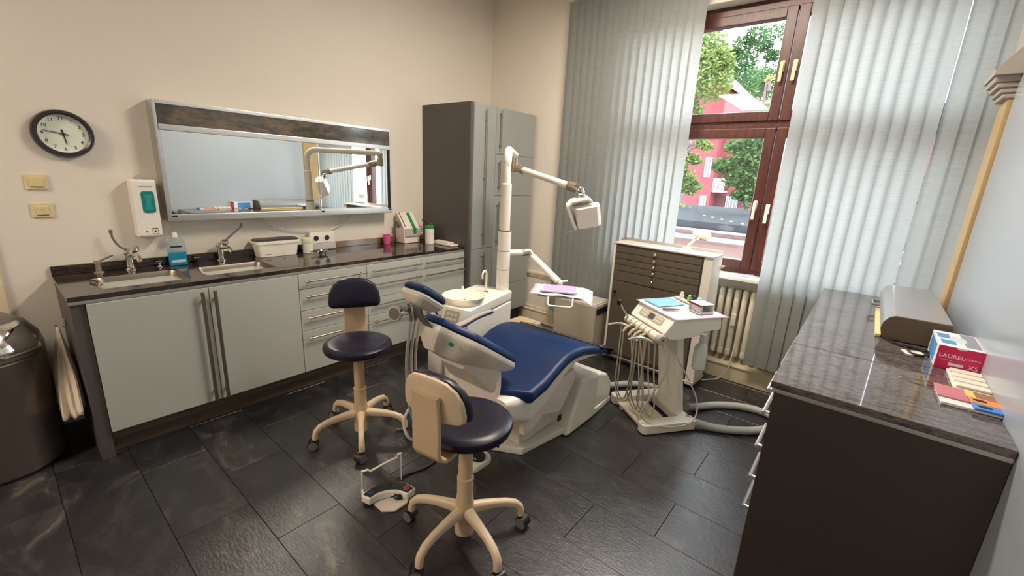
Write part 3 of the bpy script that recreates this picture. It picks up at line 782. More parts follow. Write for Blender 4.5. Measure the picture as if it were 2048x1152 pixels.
hand('hour_hand', 172, .055, .0035, W-.016); hand('minute_hand', 281, .078, .0028, W-.0175)
q = B(); q.lathe([(.005, 0), (.005, .004)], (cx, W-.0165, cz), 12, (0, -1, 0)); q.build('hub', 'ink', m)
def wall_switch(zc, lab, small):
    m = thing('light_switch', lab, 'switch', (.202, W, zc), 0, 'cream light switches below the clock')
    q = B(); q.box((.161, W-.009, zc-.039), (.243, W, zc+.039), .003); q.build('plate', 'switch_cream', m)
    w = .024 if small else .027
    q = B(); q.box((.202-w, W-.0135, zc-.024), (.202+w, W-.008, zc+.022), .003, rot=Matrix.Rotation(.06, 3, 'X')); q.build('rocker', 'switch_cream', m)
    q = B(); q.box((.202-w+.003, W-.0135, zc-.0265), (.202+w-.002, W-.009, zc-.0245)); q.build('rocker_edge', 'box_taupe', m, smooth=0)
    if small:
        q = B(); q.box((.202-.005, W-.0150, zc+.001), (.202+.005, W-.0128, zc+.003)); q.build('indicator', 'box_taupe', m, smooth=0)
wall_switch(1.410, 'upper cream light switch with plain rocker under the clock', False)
wall_switch(1.261, 'lower cream light switch with a small indicator mark', True)
m = thing('soap_dispenser', 'white wall dispenser with teal gel window left of the mirror', 'dispenser', (.63, W-.05, 1.093))
q = B(); q.prism([(W, 1.10), (W, 1.425), (W-.03, 1.436), (W-.092, 1.436), (W-.10, 1.425), (W-.10, 1.105), (W-.09, 1.094), (W-.03, 1.094)], lambda u, v, d: (d, u, v), .572, .69, .008); q.build('housing', 'unit_white', m)
q = B(); q.prism([(p[0]+.642, p[1]+1.305) for p in rrect(.062, .128, .014, 4)], lambda u, v, d: (u, d, v), W-.1035, W-.0985, .001, 1); q.build('window', 'teal_gel', m)
q = B(); q.prism([(.622, 1.262), (.662, 1.262), (.652, 1.30), (.662, 1.35), (.622, 1.35), (.632, 1.30)], lambda u, v, d: (u, d, v), W-.1045, W-.103); q.build('gel_bag', 'teal_light', m)
q = B(); q.box((.608, W-.1015, 1.394), (.668, W-.0995, 1.3975)); q.build('name_print', 'device_dark', m, smooth=0)
q = B()
q.box((.640, W-.1015, 1.144), (.668, W-.0995, 1.148)); q.box((.640, W-.1015, 1.115), (.6415, W-.0995, 1.14)); q.box((.6665, W-.1015, 1.115), (.668, W-.0995, 1.14)); q.box((.640, W-.1015, 1.1135), (.668, W-.0995, 1.115)); q.lathe([(.006, 0), (.004, .001)], (.654, W-.1, 1.129), 10, (0, -1, 0)); q.build('care_symbol', 'ink', m, smooth=0)
q = B(); q.lathe([(.005, 0), (.004, .002)], (.613, W-.0995, 1.127), 10, (0, -1, 0)); q.build('sensor', 'ink', m)
q = B(); q.lathe([(.010, 0), (.008, .01), (.008, .02), (.011, .026)], (.63, W-.02, 1.434), 12); q.build('lock_pin', 'device_grey', m)

# ------------------------------------------------------------------ tall cupboard
m = thing('tall_cupboard', 'tall grey cupboard with dark left side in the room corner', 'cupboard', (3.26, 3.14, 0))
TF = 2.82
q = B(); q.box((2.803, TF-.002, 0), (2.828, W-.001, 2.163), .002); q.build('side_panel', 'anthracite', m, 'dark grey side panel')
q = B(); q.box((2.828, TF+.001, .16), (3.711, W-.001, 2.160)); q.build('body', 'cabinet_front_tall', m, smooth=0)
q = B(); q.box((2.828, TF+.07, 0), (3.70, W-.01, .16)); q.build('plinth', 'umber_panel', m, smooth=0)
for x0, x1, z0, z1, hx, h0, h1 in ((2.829, 3.118, .879, 2.161, 2.965, .914, 2.126), (2.829, 3.118, .165, .879, 2.975, .30, .845),
                                  (3.118, 3.711, 1.751, 2.161, 3.16, 1.80, 2.13), (3.118, 3.711, 1.368, 1.751, 3.16, 1.43, 1.69), (3.118, 3.711, .467, 1.368, 3.16, .90, 1.31), (3.118, 3.711, .165, .467, 3.16, .20, .42)):
    d = front(m, 'door', x0, x1, z0, z1, TF, 'cabinet_front_tall')
    bar_handle(d, (hx, TF-FT-.03, h0), (hx, TF-FT-.03, h1), .006, n=3 if z1-z0 > 1 else 2)

# ------------------------------------------------------------------ bin and towel
bc = (-.150, 3.20)
m = thing('push_bin', 'grey round push bin with domed lid and polished flap at the left edge', 'bin', (bc[0], bc[1], 0))
br = .24
q = B(); q.lathe([(br-.015, .002), (br-.004, .012), (br, .03), (br, .585), (br-.006, .592)], (bc[0], bc[1], 0), 48); q.build('drum', 'bin_body', m)
q = B(); q.lathe([(br-.012, 0), (br-.008, .012), (br-.012, .02)], (bc[0], bc[1], 0.0), 40); q.build('base_ring', 'black_plastic', m)
q = B(); q.lathe([(br-.002, .595), (br+.002, .60), (br+.002, .62), (br-.01, .68), (br-.05, .745), (br-.11, .785), (.06, .80), (.005, .802)], (bc[0], bc[1], 0), 48); q.build('dome_lid', 'bin_lid', m)
# flap on the dome, facing the room
q = B(); fl = []
for zz, rr in ((.626, br+.010), (.65, br+.008), (.68, br-.002), (.71, br-.018), (.74, br-.036), (.765, br-.058)):
    fl.append([(bc[0]+rr*math.cos(a), bc[1]+rr*math.sin(a), zz) for a in [math.radians(-122+94*k/16) for k in range(17)]])
q.loft(fl, caps=False, closed=False); o = q.build('flap', 'chrome', m, 'polished metal flap'); sm = o.modifiers.new('thick', 'SOLIDIFY'); sm.thickness = .004; sm.offset = 1
q = B(); q.prism([(p[0], p[1]) for p in rrect(.035, .014, .0069, 4)], lambda u, v, d: (bc[0]+(br+d)*math.sin(.12+u/br), bc[1]-(br+d)*math.cos(.12+u/br), .555+v), -.001, .002); q.build('badge', 'badge_red', m, 'red oval badge')
# towel hanging on the dark end panel
q = B(); rings_ = []
for j in range(19):
    v_ = j/18; k_ = min(1, .12+v_*1.5)*(1+.12*v_); ring_ = []
    cxx = .150-.022*v_; cyy_ = 3.26-.19*v_
    for i in range(48):
        t_ = 2*PI*i/48; f_ = 1+.16*math.sin(5*t_+1.5*v_)*v_+.10*math.sin(9*t_-2*v_)*(.4+v_)
        x = cxx+.043*k_*f_*math.cos(t_); y = cyy_+.135*k_*f_*math.sin(t_)
        ring_.append((min(x, .178), y, .66-.395*v_-.012*math.sin(t_*2)*v_*v_))
    rings_.append(ring_)
q.loft(rings_, caps=False); o = q.build('hand_towel', 'cloth'); fin(o, (.12, 3.1, .28)); tag(o, 'beige cloth towel hanging on the dark cabinet end beside the bin', 'towel')
sm = o.modifiers.new('thick', 'SOLIDIFY'); sm.thickness = .005; sm.offset = -1
m = thing('towel_hook', 'small hook holding the beige towel on the cabinet end panel', 'hook', (.18, 3.26, .66))
q = B(); q.box((.178, 3.245, .65), (.1855, 3.275, .695), .003); q.tube([(.18, 3.26, .66), (.150, 3.26, .655), (.143, 3.26, .672)], .004, 8); q.build('hook_body', 'chrome', m)

# ------------------------------------------------------------------ stools
def make_stool(label, seat_z, loc, base_ang, back_ang, lift):
    """back_ang: direction (world) from seat centre to the backrest"""
    m = thing('dental_stool', label, 'stool', (loc[0], loc[1], 0), 0, 'rolling dental stools with dark vinyl seats')
    rb = .262
    q = B(); q.lathe([(.036, .10), (.042, .11), (.042, .16), (.035, .23), (.035, .31)], (0, 0, 0), 22); q.lathe([(.043, .04), (.043, .10)], (0, 0, 0), 22); q.build('hub', 'beige_plastic', m, local=True)
    for k in range(5):
        a = base_ang+k*2*PI/5; d = V((math.cos(a), math.sin(a), 0)); n_ = V((-d.y, d.x, 0))
        q = B(); secs = []
        for r_, z, w, h in ((.02, .150, .045, .06), (.07, .152, .040, .050), (.13, .150, .034, .042), (.19, .142, .032, .038), (.232, .128, .032, .036), (.256, .105, .033, .033), (.262, .082, .034, .030), (.263, .062, .034, .030)):
            secs.append((d*r_+V((0, 0, z)), w, h))
        ring_ = []
        for i, (p, w, h) in enumerate(secs):
            t_ = (secs[min(i+1, 7)][0]-secs[max(i-1, 0)][0]).normalized(); u_ = n_.cross(t_)*-1
            ring_.append([p+n_*x+u_*y for x, y in rrect(w, h, min(w, h)*.42, 3)])
        q.loft(ring_); leg = q.build('leg', 'beige_light', m, local=True)
        ca = a+random.uniform(-1, 1); cd = V((math.cos(ca), math.sin(ca), 0)); cn = V((-cd.y, cd.x, 0)); cc = d*.263+cd*.012
        q = B(); q.tube([d*.263+V((0, 0, .068)), d*.263+V((0, 0, .045))], .010, 10); q.tube([cc+cn*-.010+V((0, 0, .027)), cc+cn*.010+V((0, 0, .027))], .018, 16)
        for s_ in (-1, 1): q.tube([cc+cn*s_*.009+V((0, 0, .027)), cc+cn*s_*.013+V((0, 0, .027)), cc+cn*s_*.022+V((0, 0, .027)), cc+cn*s_*.025+V((0, 0, .027))], [.024, .027, .027, .022], 20)
        ct = q.build('caster', 'caster_grey', leg, local=True)
        q2 = B(); secs = []
        for s_ in (-.024, .024):
            secs.append([cc+V((0, 0, .028))+cn*s_+(cd*math.cos(t_)+V((0, 0, 1))*math.sin(t_))*r_ for t_, r_ in [(math.radians(x), .0295) for x in range(-10, 171, 20)]+[(math.radians(x), .0275) for x in range(170, -11, -20)]])
        q2.loft(secs); o2 = q2.build('caster_hood', 'black_plastic', m, local=True)
    q = B(); q.lathe([(.030, .31), (.030, seat_z-.055)], (0, 0, 0), 20); q.lathe([(.036, .305), (.036, .315), (.030, .318)], (0, 0, 0), 20); q.build('gas_column', 'beige_plastic', m, local=True)
    q = B(); q.lathe([(.05, -.075), (.10, -.068), (.16, -.060), (.17, -.052), (.165, -.048)], (0, 0, seat_z), 32); q.build('seat_shell', 'beige_plastic', m, local=True)
    sr = .19
    q = B(); q.lathe([(.14, -.055), (sr-.022, -.054), (sr-.006, -.044), (sr, -.028), (sr-.004, -.012), (sr-.018, -.002), (sr-.04, .003), (.11, .0), (.05, -.004), (.002, -.005)], (0, 0, seat_z), 48); q.build('seat', 'dark_vinyl', m, local=True)
    # backrest: faces the seat centre
    d = V((math.cos(back_ang), math.sin(back_ang), 0)); n_ = V((-d.y, d.x, 0)); bo = .205; bz = seat_z+lift
    tl = .10
    def f(u, v, w): return d*(bo+w+tl*(v))+n_*u+V((0, 0, bz+v))
    outl = [(-.145, -.058), (-.148, -.03), (-.14, .02), (-.118, .062), (-.08, .09), (-.03, .1), (.03, .1), (.08, .09), (.118, .062), (.14, .02), (.148, -.03), (.145, -.058), (.125, -.074), (.06, -.08), (-.06, -.08), (-.125, -.074)]
    o2 = []
    for i in range(len(outl)):
        a_, b_ = V(outl[i]), V(outl[(i+1) % len(outl)]); o2 += [tuple(a_), tuple(a_.lerp(b_, .5))]
    def fc(u, v, w): return f(u, v, w-1.1*u*u)
    q = B(); q.pad(o2, [(-.5, .012), (.012, .012), (.002, .004), (0, -.008), (.004, -.024), (.016, -.034), (-.35, -.040), (-.8, -.042)], fc); q.build('back_pad', 'dark_vinyl', m, local=True)
    q = B(); q.pad([(u*.97, v*.97) for u, v in o2], [(-.6, .006), (.0, .0122), (.002, .022), (.010, .028), (-.5, .031), (-.85, .031)], fc); q.build('back_shell', 'beige_light', m, local=True)
    # curved support strip
    q = B(); secs = []
    path = [(.05, seat_z-.072, .10), (.13, seat_z-.074, .115), (.19, seat_z-.070, .125), (.228, seat_z-.045, .13), (.240, seat_z-.02, .13), (.240, seat_z+.08, .13), (.243, bz-.02, .128), (.247, bz+.035, .122)]
    for i, (r_, z, w) in enumerate(path):
        a_ = path[max(i-1, 0)]; b_ = path[min(i+1, len(path)-1)]
        t_ = (d*(b_[0]-a_[0])+V((0, 0, b_[1]-a_[1]))).normalized(); u_ = n_.cross(t_)
        secs.append([d*r_+V((0, 0, z))+n_*x+u_*y for x, y in rrect(w, .020, .008, 3)])
    q.loft(secs); q.build('back_support', 'beige_plastic', m, local=True)
    q = B(); q.box((-.05, -.001, -.02), (.05, .001, .02)); q.xf(Matrix.Identity(4)); q.bm.free()
    q = B(); q.tube([n_*.05+V((0, 0, seat_z-.075)), n_*.16+V((0, 0, seat_z-.075))], .006, 8); q.build('height_lever', 'black_plastic', m, local=True)
    return m
make_stool('rear dental stool, dark vinyl seat with its back pad facing the camera', .605, (1.245, 2.125), math.radians(166.6), math.radians(62), .225)
make_stool('front dental stool seen from behind, beige back shell and dark round seat', .60, (1.125, 1.115), math.radians(111.5), math.radians(188), .175)

# ------------------------------------------------------------------ dental chair
m = thing('dental_chair', 'reclined blue dental patient chair with white shell and base', 'chair', (2.0, 1.45, 0))
Y = 1.45
def sxz(u, v, d): return (u, d, v)
# floor plate and foot cover
q = B(); q.prism([(1.755, 1.285), (2.12, 1.228), (2.45, 1.20), (2.70, 1.21), (2.70, 1.66), (1.80, 1.66), (1.69, 1.56), (1.665, 1.45)], lambda u, v, d: (u, v, d), 0, .045, .008); q.build('floor_plate', 'unit_white', m)
q = B(); q.prism([(2.085, .0), (2.435, .0), (2.445, .295), (2.33, .335), (2.22, .345)], sxz, 1.19, 1.62, .022, 3); q.build('foot_cover', 'unit_white', m)
q = B(); q.prism([(2.40, .0), (2.66, .0), (2.70, .08), (2.69, .17), (2.62, .25), (2.52, .288), (2.40, .312)], sxz, 1.212, 1.60, .022, 3); q.build('foot_cover_rear', 'unit_white', m)
# lift arm and hip shell under the seat
q = B(); q.prism([(1.665, .205), (1.75, .205), (1.845, .255), (2.02, .20), (2.17, .36), (2.15, .44), (1.70, .40), (1.655, .33)], sxz, 1.215, 1.25, .006); q.prism([(1.70, .10), (2.10, .10), (2.16, .42), (1.70, .40)], sxz, 1.27, 1.62, .01); q.build('lift_arm', 'unit_shell', m)
q = B(); secs = []
for x, zb, zt, hw in ((1.52, .40, .455, .22), (1.56, .33, .465, .245), (1.66, .295, .47, .275), (1.80, .33, .50, .275), (1.96, .45, .55, .28), (2.08, .515, .56, .285), (2.25, .50, .535, .285), (2.40, .462, .482, .265)):
    secs.append([(x, Y+p[0], (zb+zt)/2+p[1]) for p in rrect(2*hw, zt-zb, min(.04, (zt-zb)*.45), 4)])
q.loft(secs); q.build('seat_shell', 'unit_white', m)
# seat cushion
prof = [(1.535, .470), (1.555, .487), (1.59, .492), (1.64, .495), (1.76, .522), (1.86, .566), (1.95, .602), (2.03, .616), (2.11, .612), (2.22, .585), (2.33, .548), (2.41, .522), (2.45, .508), (2.465, .498)]
hwf = [.12, .165, .228, .302, .305, .305, .308, .312, .316, .320, .322, .315, .295, .25]
thf = [.04, .066, .074, .075, .075, .072, .07, .068, .064, .06, .056, .052, .045, .024]
q = B(); secs = []
for (x, z), hw, th in zip(prof, hwf, thf):
    pts = []
    for px, pz in rrect(2*hw, th, th*.48, 5):
        dip = -.012*max(0, 1-(px/hw)**2) if pz > 0 else 0
        pts.append((x, Y+px, z-th/2+pz+dip+.006))
    # denser top: insert extra points along the flat top
    secs.append(pts)
q.loft(secs); q.build('seat_cushion', 'blue_vinyl', m)
q = B(); q.prism([(2.30, .566), (2.40, .535), (2.462, .512), (2.474, .498), (2.44, .470), (2.43, .474), (2.462, .497), (2.455, .507), (2.395, .530), (2.30, .560)], sxz, Y-.326, Y+.326); q.build('foot_protector', 'clear_cover', m, 'clear dark film over the foot end')
# backrest frame: u up along the back from the hinge, v across (+y), w normal (away from the patient is negative)
RA = math.radians(34)
bu = V((-math.cos(RA), 0, math.sin(RA))); bw = V((math.sin(RA), 0, math.cos(RA))); bo = V((1.665, Y+.02, .605))
def fb(u, v, w): return bo+bu*u+V((0, 1, 0))*v+bw*w
half = [(-.02, .10), (-.005, .165), (.03, .185), (.12, .188), (.24, .190), (.32, .188), (.365, .175), (.395, .150), (.415, .118), (.44, .092), (.465, .080), (.495, .075), (.512, .066), (.52, .04)]
outl = [(u, -v) for u, v in half]+[(u, v) for u, v in reversed(half)]
q = B(); q.pad(outl, [(-.5, -.002), (.01, -.002), (0, .008), (.003, .022), (.014, .034), (-.45, .040), (-.85, .040)], fb); q.build('back_cushion', 'blue_vinyl', m)
def fbs(u, v, w): return fb(u, v, w)
q = B(); secs = []
prb = [(.0, -.0025, 1.0), (.0, -.022, 1.02), (.006, -.04, 1.0), (.02, -.06, .9), (.03, -.09, .72), (.04, -.12, .5)]
cu, cv = .27, 0
for ins, w, sc in prb:
    secs.append([fb(cu+(u-cu)*(sc if u < cu else (.55+.45*sc)), v*sc, w-.05*max(0, (.25-u))*(1.02-sc)*3) for u, v in outl])
q.loft(secs); q.build('back_shell', 'unit_shell', m, 'white plastic back shell')
# hinge casing below the back
q = B(); secs = []
for p, hw, hh in ((fb(.30, 0, -.10), .10, .05), (fb(.15, 0, -.13), .14, .07), (fb(.04, 0, -.13), .165, .08), (V((1.535, Y+.01, .45)), .165, .10), (V((1.51, Y+.01, .36)), .155, .06)):
    secs.append([(p.x, p.y+a, p.z+b_) for a, b_ in rrect(2*hw, 2*hh, .03, 4)])
q.loft(secs); q.build('hinge_casing', 'unit_shell', m)
# headrest bars, knob, pad
q = B(); secs = []
for u, w, v in ((.28, -.050, .030), (.42, -.040, .030), (.54, -.018, .030), (.61, .005, .030), (.645, .035, .028), (.67, .065, .026)):
    c = fb(u, 0, w); secs.append([c+V((0, a, 0))+bw*b_ for a, b_ in rrect(2*v, .014, .005, 2)])
q.loft(secs); q.build('headrest_bar', 'device_dark', m)
kc = fb(.65, .09, .0)
q = B(); q.tube([kc+V((0, -.07, 0)), kc+V((0, -.01, 0))], .012, 12); q.build('knob_axle', 'device_dark', m)
kd = V((-.80, -.30, .12)).normalized()
q = B(); q.lathe([(.030, -.012), (.035, -.006), (.035, .010), (.032, .014)], fb(.655, .085, -.035), 28, kd); kn = q.build('headrest_knob', 'alu', m)
q = B(); q.lathe([(.029, .0), (.028, .002)], fb(.655, .085, -.035)+kd*.0135, 24, kd); q.build('knob_face', 'caster_grey', kn)
ho = fb(.570, -.03, .078)
HA = math.radians(35); hu = V((-math.cos(HA), 0, math.sin(HA))); hw_ = V((math.sin(HA), 0, math.cos(HA)))
def fh(u, v, w): return ho+hu*u+V((0, 1, 0))*v+hw_*w
ol = rrect(.165, .165, .045, 6); ol = [(p[0]+.0825, p[1]) for p in ol]
q = B(); q.pad(ol, [(-.5, .0), (.008, .0), (0, .010), (.002, .020), (.014, .031), (-.4, .036), (-.85, .034)], fh); q.build('headrest_cushion', 'head_blue', m)
q = B(); q.pad(ol, [(-.3, -.0025), (.004, -.002), (.0, -.010), (.003, -.024), (.016, -.036), (-.35, -.048), (-.6, -.054)], fh); q.build('headrest_shell', 'unit_shell', m)
# arm rest on the far side
q = B(); pts = smooth_path([fb(.20, .19, -.03), fb(.16, .215, .03), V((1.64, Y+.225, .735)), V((1.76, Y+.225, .755)), V((1.88, Y+.22, .762))], 6); secs = []
for i, p in enumerate(pts):
    k = i/(len(pts)-1); secs.append([p+V((0, a, b_)) for a, b_ in rrect(.045*(1-.5*k*k), .022*(1-.45*k), .009*(1-.45*k), 2)])
q.loft(secs); ar = q.build('armrest', 'device_grey', m)
q = B(); secs = []
for i, p in enumerate(pts[10:]):
    k = (i+10)/(len(pts)-1); secs.append([p+V((0, a-.004, -.012+b_)) for a, b_ in rrect(.036*(1-.5*k*k), .010, .004, 2)])
q.loft(secs); q.build('armrest_pad', 'head_blue', ar)
q = B(); q.box(fb(.455, -.115, -.06)-V((.018, .004, .008)), fb(.455, -.115, -.06)+V((.018, .004, .010)), .003, rot=Matrix.Rotation(RA, 3, 'Y')); q.build('green_button', 'green_label', m, 'small green button')
q = B(); q.box((2.02, 1.225, .125), (2.06, 1.232, .165), .003); q.build('mains_switch', 'black_plastic', m)
q = B(); q.tube([fb(.52, -.02, .04), fb(.56, -.01, .06), fb(.60, .0, .085)], [.004, .008, .006], 8); q.build('blue_strap', 'blue_plastic', m, 'blue plastic strap')

# suction hoses hanging behind the chair back
t = thing('suction_hoses', 'grey suction tubes with dark handpieces hanging behind the chair back', 'hose', (1.42, 1.80, .1))
for i, (dx, dz) in enumerate(((0, 0), (.03, .01), (.06, .0))):
    q = B(); q.tube(smooth_path([(1.36+dx, 1.78, .80), (1.34+dx, 1.80, .55), (1.36+dx, 1.80, .25-.03*i), (1.44+dx, 1.80, .12+.02*i), (1.56+dx, 1.80, .22), (1.62, 1.82, .45)], 7), .009-.001*i, 10); h_ = q.build('tube', 'hose_line' if i else 'hose_grey', t)
    q = B(); q.tube([(1.36+dx, 1.78, .79), (1.355+dx, 1.775, .82), (1.33+dx, 1.765, .90)], [.010, .011, .009], 10); q.build('handpiece', 'device_dark', t)

# ------------------------------------------------------------------ cuspidor unit, post, lamp, tray
ua = math.radians(13.3); ux = V((math.cos(ua), math.sin(ua), 0)); uy = V((-math.sin(ua), math.cos(ua), 0)); uo = V((1.745, 1.745, 0))
def fu(a, b_, z): return uo+ux*a+uy*b_+V((0, 0, z))
m = thing('spittoon_unit', 'white dental spittoon unit with round bowl behind the patient chair', 'dental unit', tuple(uo+ux*.3+uy*.15))
UL, UD = .60, .30
def ub(b, a0, a1, b0, b1, z0, z1, bev):
    b.prism([(a0, b0), (a1, b0), (a1, b1), (a0, b1)], lambda u, v, d: fu(u, v, d), z0, z1, bev, 3); return b
q = B(); ub(q, 0, UL, 0, UD, .10, .693, .015); q.build('unit_body', 'unit_white', m)
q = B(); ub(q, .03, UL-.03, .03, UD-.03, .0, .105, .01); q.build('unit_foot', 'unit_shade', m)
q = B(); q.prism([(.0, .0), (UL, .0), (UL+.012, .05), (UL, UD), (.2, UD), (.0, UD-.05)], lambda u, v, d: fu(u, v, d), .698, .768, .012, 3); q.build('unit_top', 'unit_white', m)
bcn = fu(.155, .125, 0)
q = B(); q.lathe([(.05, .70), (.09, .735), (.122, .775), (.137, .808), (.139, .816), (.132, .818), (.115, .795), (.06, .776), (.02, .772), (.004, .772)], (bcn.x, bcn.y, 0), 48); bo_ = q.build('bowl', 'porcelain', m)
q = B(); q.lathe([(.016, .0), (.018, .008), (.012, .012), (.004, .004)], (bcn.x, bcn.y, .771), 16); q.build('drain', 'chrome', bo_)
q = B(); q.prism([(.26, .06), (.40, .08), (.47, .15), (.40, .24), (.26, .25)], lambda u, v, d: fu(u, v, d), .766, .776, .006); q.build('cup_plate', 'porcelain', m)
nz_ = fu(.27, .21, .776)
q = B(); q.lathe([(.016, 0), (.016, .006), (.012, .01), (.009, .045), (.006, .058)], tuple(nz_), 14); q.build('rinse_nozzle', 'unit_white', m)
sp = fu(.43, .12, .77)
q = B(); q.lathe([(.014, 0), (.014, .008), (.008, .01)], tuple(sp), 14); q.build('spout_collar', 'steel', m)
q = B(); q.tube([sp, sp+V((0, 0, .13))]+arc(sp+V((0, 0, .13))-ux*.028, .028, 0, PI, 10, ux, (0, 0, 1))+[sp-ux*.056+V((0, 0, .108))], .0065, 12); q.build('glass_filler', 'unit_white', m)
# sloping key panel at the chair side
def fk(u, v, d):
    p0 = V((1.700, 1.740, .782)); ex = V((0, 1, 0))*.98+V((-.18, 0, 0)); ez = V((-.30, -.0, -.92)).normalized(); n_ = ex.normalized().cross(ez).normalized()
    if n_.x > 0: n_ = -n_
    return p0+ex.normalized()*u+ez*v+n_*d
q = B(); q.prism([(-.02, -.01), (.135, -.01), (.135, .17), (-.02, .17)], fk, -.05, .012, .008, 3); kp = q.build('control_head', 'unit_white', m)
q = B(); q.prism([(p[0]+.058, p[1]+.075) for p in rrect(.104, .128, .008, 3)], fk, .011, .0145); q.build('key_field', 'key_panel', kp)
for i in range(3):
    for j in range(4):
        q = B(); q.prism([(p[0]+.031+.027*i, p[1]+.035+.027*j) for p in rrect(.018, .015, .004, 2)], fk, .014, .0165); q.build('key', 'key', kp)

pc = V((2.302, 1.955, 0))
m = thing('lamp_post', 'white lamp post with jointed arms rising from the spittoon unit', 'lamp', (pc.x, pc.y, .768))
ad = V((.777, .56, 0)).normalized()
for z0, z1, r in ((.768, .912, .046), (.915, 1.045, .0465), (1.048, 1.185, .0465)):
    q = B(); q.lathe([(r-.002, z0), (r, z0+.003), (r, z1-.003), (r-.002, z1)], (pc.x, pc.y, 0), 28); q.build('post_sleeve', 'unit_white', m)
q = B(); q.lathe([(.043, .90), (.043, 1.05)], (pc.x, pc.y, 0), 24); q.lathe([(.044, 1.183), (.044, 1.192), (.036, 1.194)], (pc.x, pc.y, 0), 24); q.build('dark_rings', 'cable_grey', m)
q = B(); q.lathe([(.035, 1.19), (.035, 1.505), (.030, 1.512)], (pc.x, pc.y, 0), 26); q.build('post_tube', 'unit_white', m)
jt = V((2.905, 2.385, 1.728))
q = B(); q.tube([pc+V((0, 0, 1.50)), pc+V((0, 0, 1.64))]+arc(pc+V((0, 0, 1.64))+ad*.09, .09, PI, PI/2, 10, ad, (0, 0, 1))+[pc+ad*.62+V((0, 0, 1.73)), jt], .0275, 20); q.build('upper_arm', 'unit_white', m)
q = B(); q.lathe([(.024, -.135), (.034, -.13), (.034, -.06), (.027, -.05), (.027, .0)], tuple(jt), 20); q.build('arm_joint', 'worn_joint', m)
l0 = jt+V((-.01, -.03, -.10)); l1 = V((2.69, 1.70, 1.512)); ld = (l1-l0).normalized()
q = B(); q.tube([l0-ld*.02, l0+ld*.02, l0+ld*.10, l0+ld*.11], [.024, .034, .034, .027], 18); q.build('joint_sleeve', 'worn_joint', m)
q = B(); q.tube([l0+ld*.08, l1], .025, 18); q.build('lamp_arm', 'unit_white', m)
q = B(); q.tube([l1-ld*.01, l1, l1+ld*.07, l1+ld*.09], [.026, .034, .034, .022], 18); q.build('joint_sleeve', 'worn_joint', m)
e0 = l1+ld*.06; e1 = V((2.668, 1.565, 1.43))
q = B(); q.tube(smooth_path([e0, e0+ld*.06+V((0, 0, -.005)), (e0+e1)/2+ld*.025+V((0, 0, .0)), e1], 6), [.030]*7+[.027]*12, 16); q.build('swivel_elbow', 'chrome', m)
# lamp head: local frame lx (picture right), lz (up), ly (towards camera side front)
hc = V((2.655, 1.555, 1.325))
lx = V((.60, -.74, .22)).normalized(); lf = V((-.66, -.62, -.22)); lf = (lf-lx*lf.dot(lx)).normalized(); lz = lf.cross(lx).normalized()
if lz.z < 0: lz = -lz
def fl_(u, v, w): return hc+lx*u+lz*v+lf*w
q = B(); q.prism([(-.080, -.04), (-.058, .045), (-.045, .052), (.078, .052), (.105, .02), (.105, -.04)], lambda u, v, d: fl_(u+.02-.10*(d)*0, d, v), -.088, .058, .005); hd = q.build('lamp_housing', 'unit_white', m)
q = B(); q.prism([(-.07, -.042), (.095, -.042), (.095, -.046), (-.07, -.046)], lambda u, v, d: fl_(u+.02, d, v), -.075, .045); q.build('reflector', 'chrome', hd)
q = B(); q.prism([(-.065, -.10), (-.10, .05), (-.10, .082), (-.06, .112), (.055, .112), (.08, .085), (.068, .085), (.045, .098), (-.055, .098), (-.082, .075), (-.080, .05), (-.045, -.09)], lambda u, v, d: fl_(u, v, d), -.055, .03, .003); q.build('lamp_bracket', 'unit_white', m)
q = B(); q.prism([(-.055, .05), (.055, .05), (.055, .10), (-.055, .10)], fl_, -.045, -.03); q.build('bracket_back', 'device_grey', m)
q = B(); q.tube([fl_(-.04, -.088, .02), fl_(-.055, -.10, .02), fl_(-.13, -.10, .03)], [.008, .006, .004], 8); q.build('handle', 'device_grey', m)

# tray arm and tray
m = thing('tray_table', 'small swing arm tray covered with white paper and a lilac insert', 'tray', (2.36, 1.49, .82))
el = V((2.475, 1.865, 1.03)); tj = V((2.47, 1.59, .868))
q = B(); q.tube([pc+(el-pc).normalized()*.046+V((0, 0, 1.028)) if False else V((2.343, 1.937, 1.03)), el], .022, 16); q.build('arm', 'unit_white', m)
q = B(); q.tube(smooth_path([el-V((.045, -.022, 0)), el+V((.005, -.005, .004)), el+(tj-el)*.13], 6), [.0265]*13, 16); q.build('arm_elbow', 'worn_joint', m)
q = B(); q.tube([el+(tj-el)*.08, tj], .0235, 16); q.build('arm', 'unit_white', m)
q = B(); q.lathe([(.02, -.03), (.022, .0), (.012, .01)], tuple(tj+V((.01, -.01, 0))), 14); q.tube([tj+V((.01, -.02, .0)), tj+V((.02, -.06, .012))], .008, 8); q.build('clamp_screw', 'unit_white', m)
T0, T1, T2, T3 = V((2.40, 1.725, .85)), V((2.145, 1.565, .85)), V((2.305, 1.28, .85)), V((2.605, 1.40, .85))
tx = (T2-T1).normalized(); ty = V((tx.y, -tx.x, 0)); ty = ty if ty.x > 0 else -ty
def ft(u, v, z): return T1+tx*u+ty*v+V((0, 0, z))
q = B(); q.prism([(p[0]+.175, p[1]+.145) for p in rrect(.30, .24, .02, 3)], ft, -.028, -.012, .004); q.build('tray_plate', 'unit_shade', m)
q = B()
g = []
for i in range(13):
    row = []
    for j in range(11):
        u = -.02+.40*i/12; v = .27*j/10
        z = -.006+.004*math.sin(i*1.3+j*.7)
        if u > .30: z -= (u-.30)*.55*(1.2-.8*j/10)
        row.append(ft(u, v, z))
    g.append(row)
q.loft(g, caps=False, closed=False); pp = q.build('paper_liner', 'paper_white', m); s_ = pp.modifiers.new('thick', 'SOLIDIFY'); s_.thickness = .0012
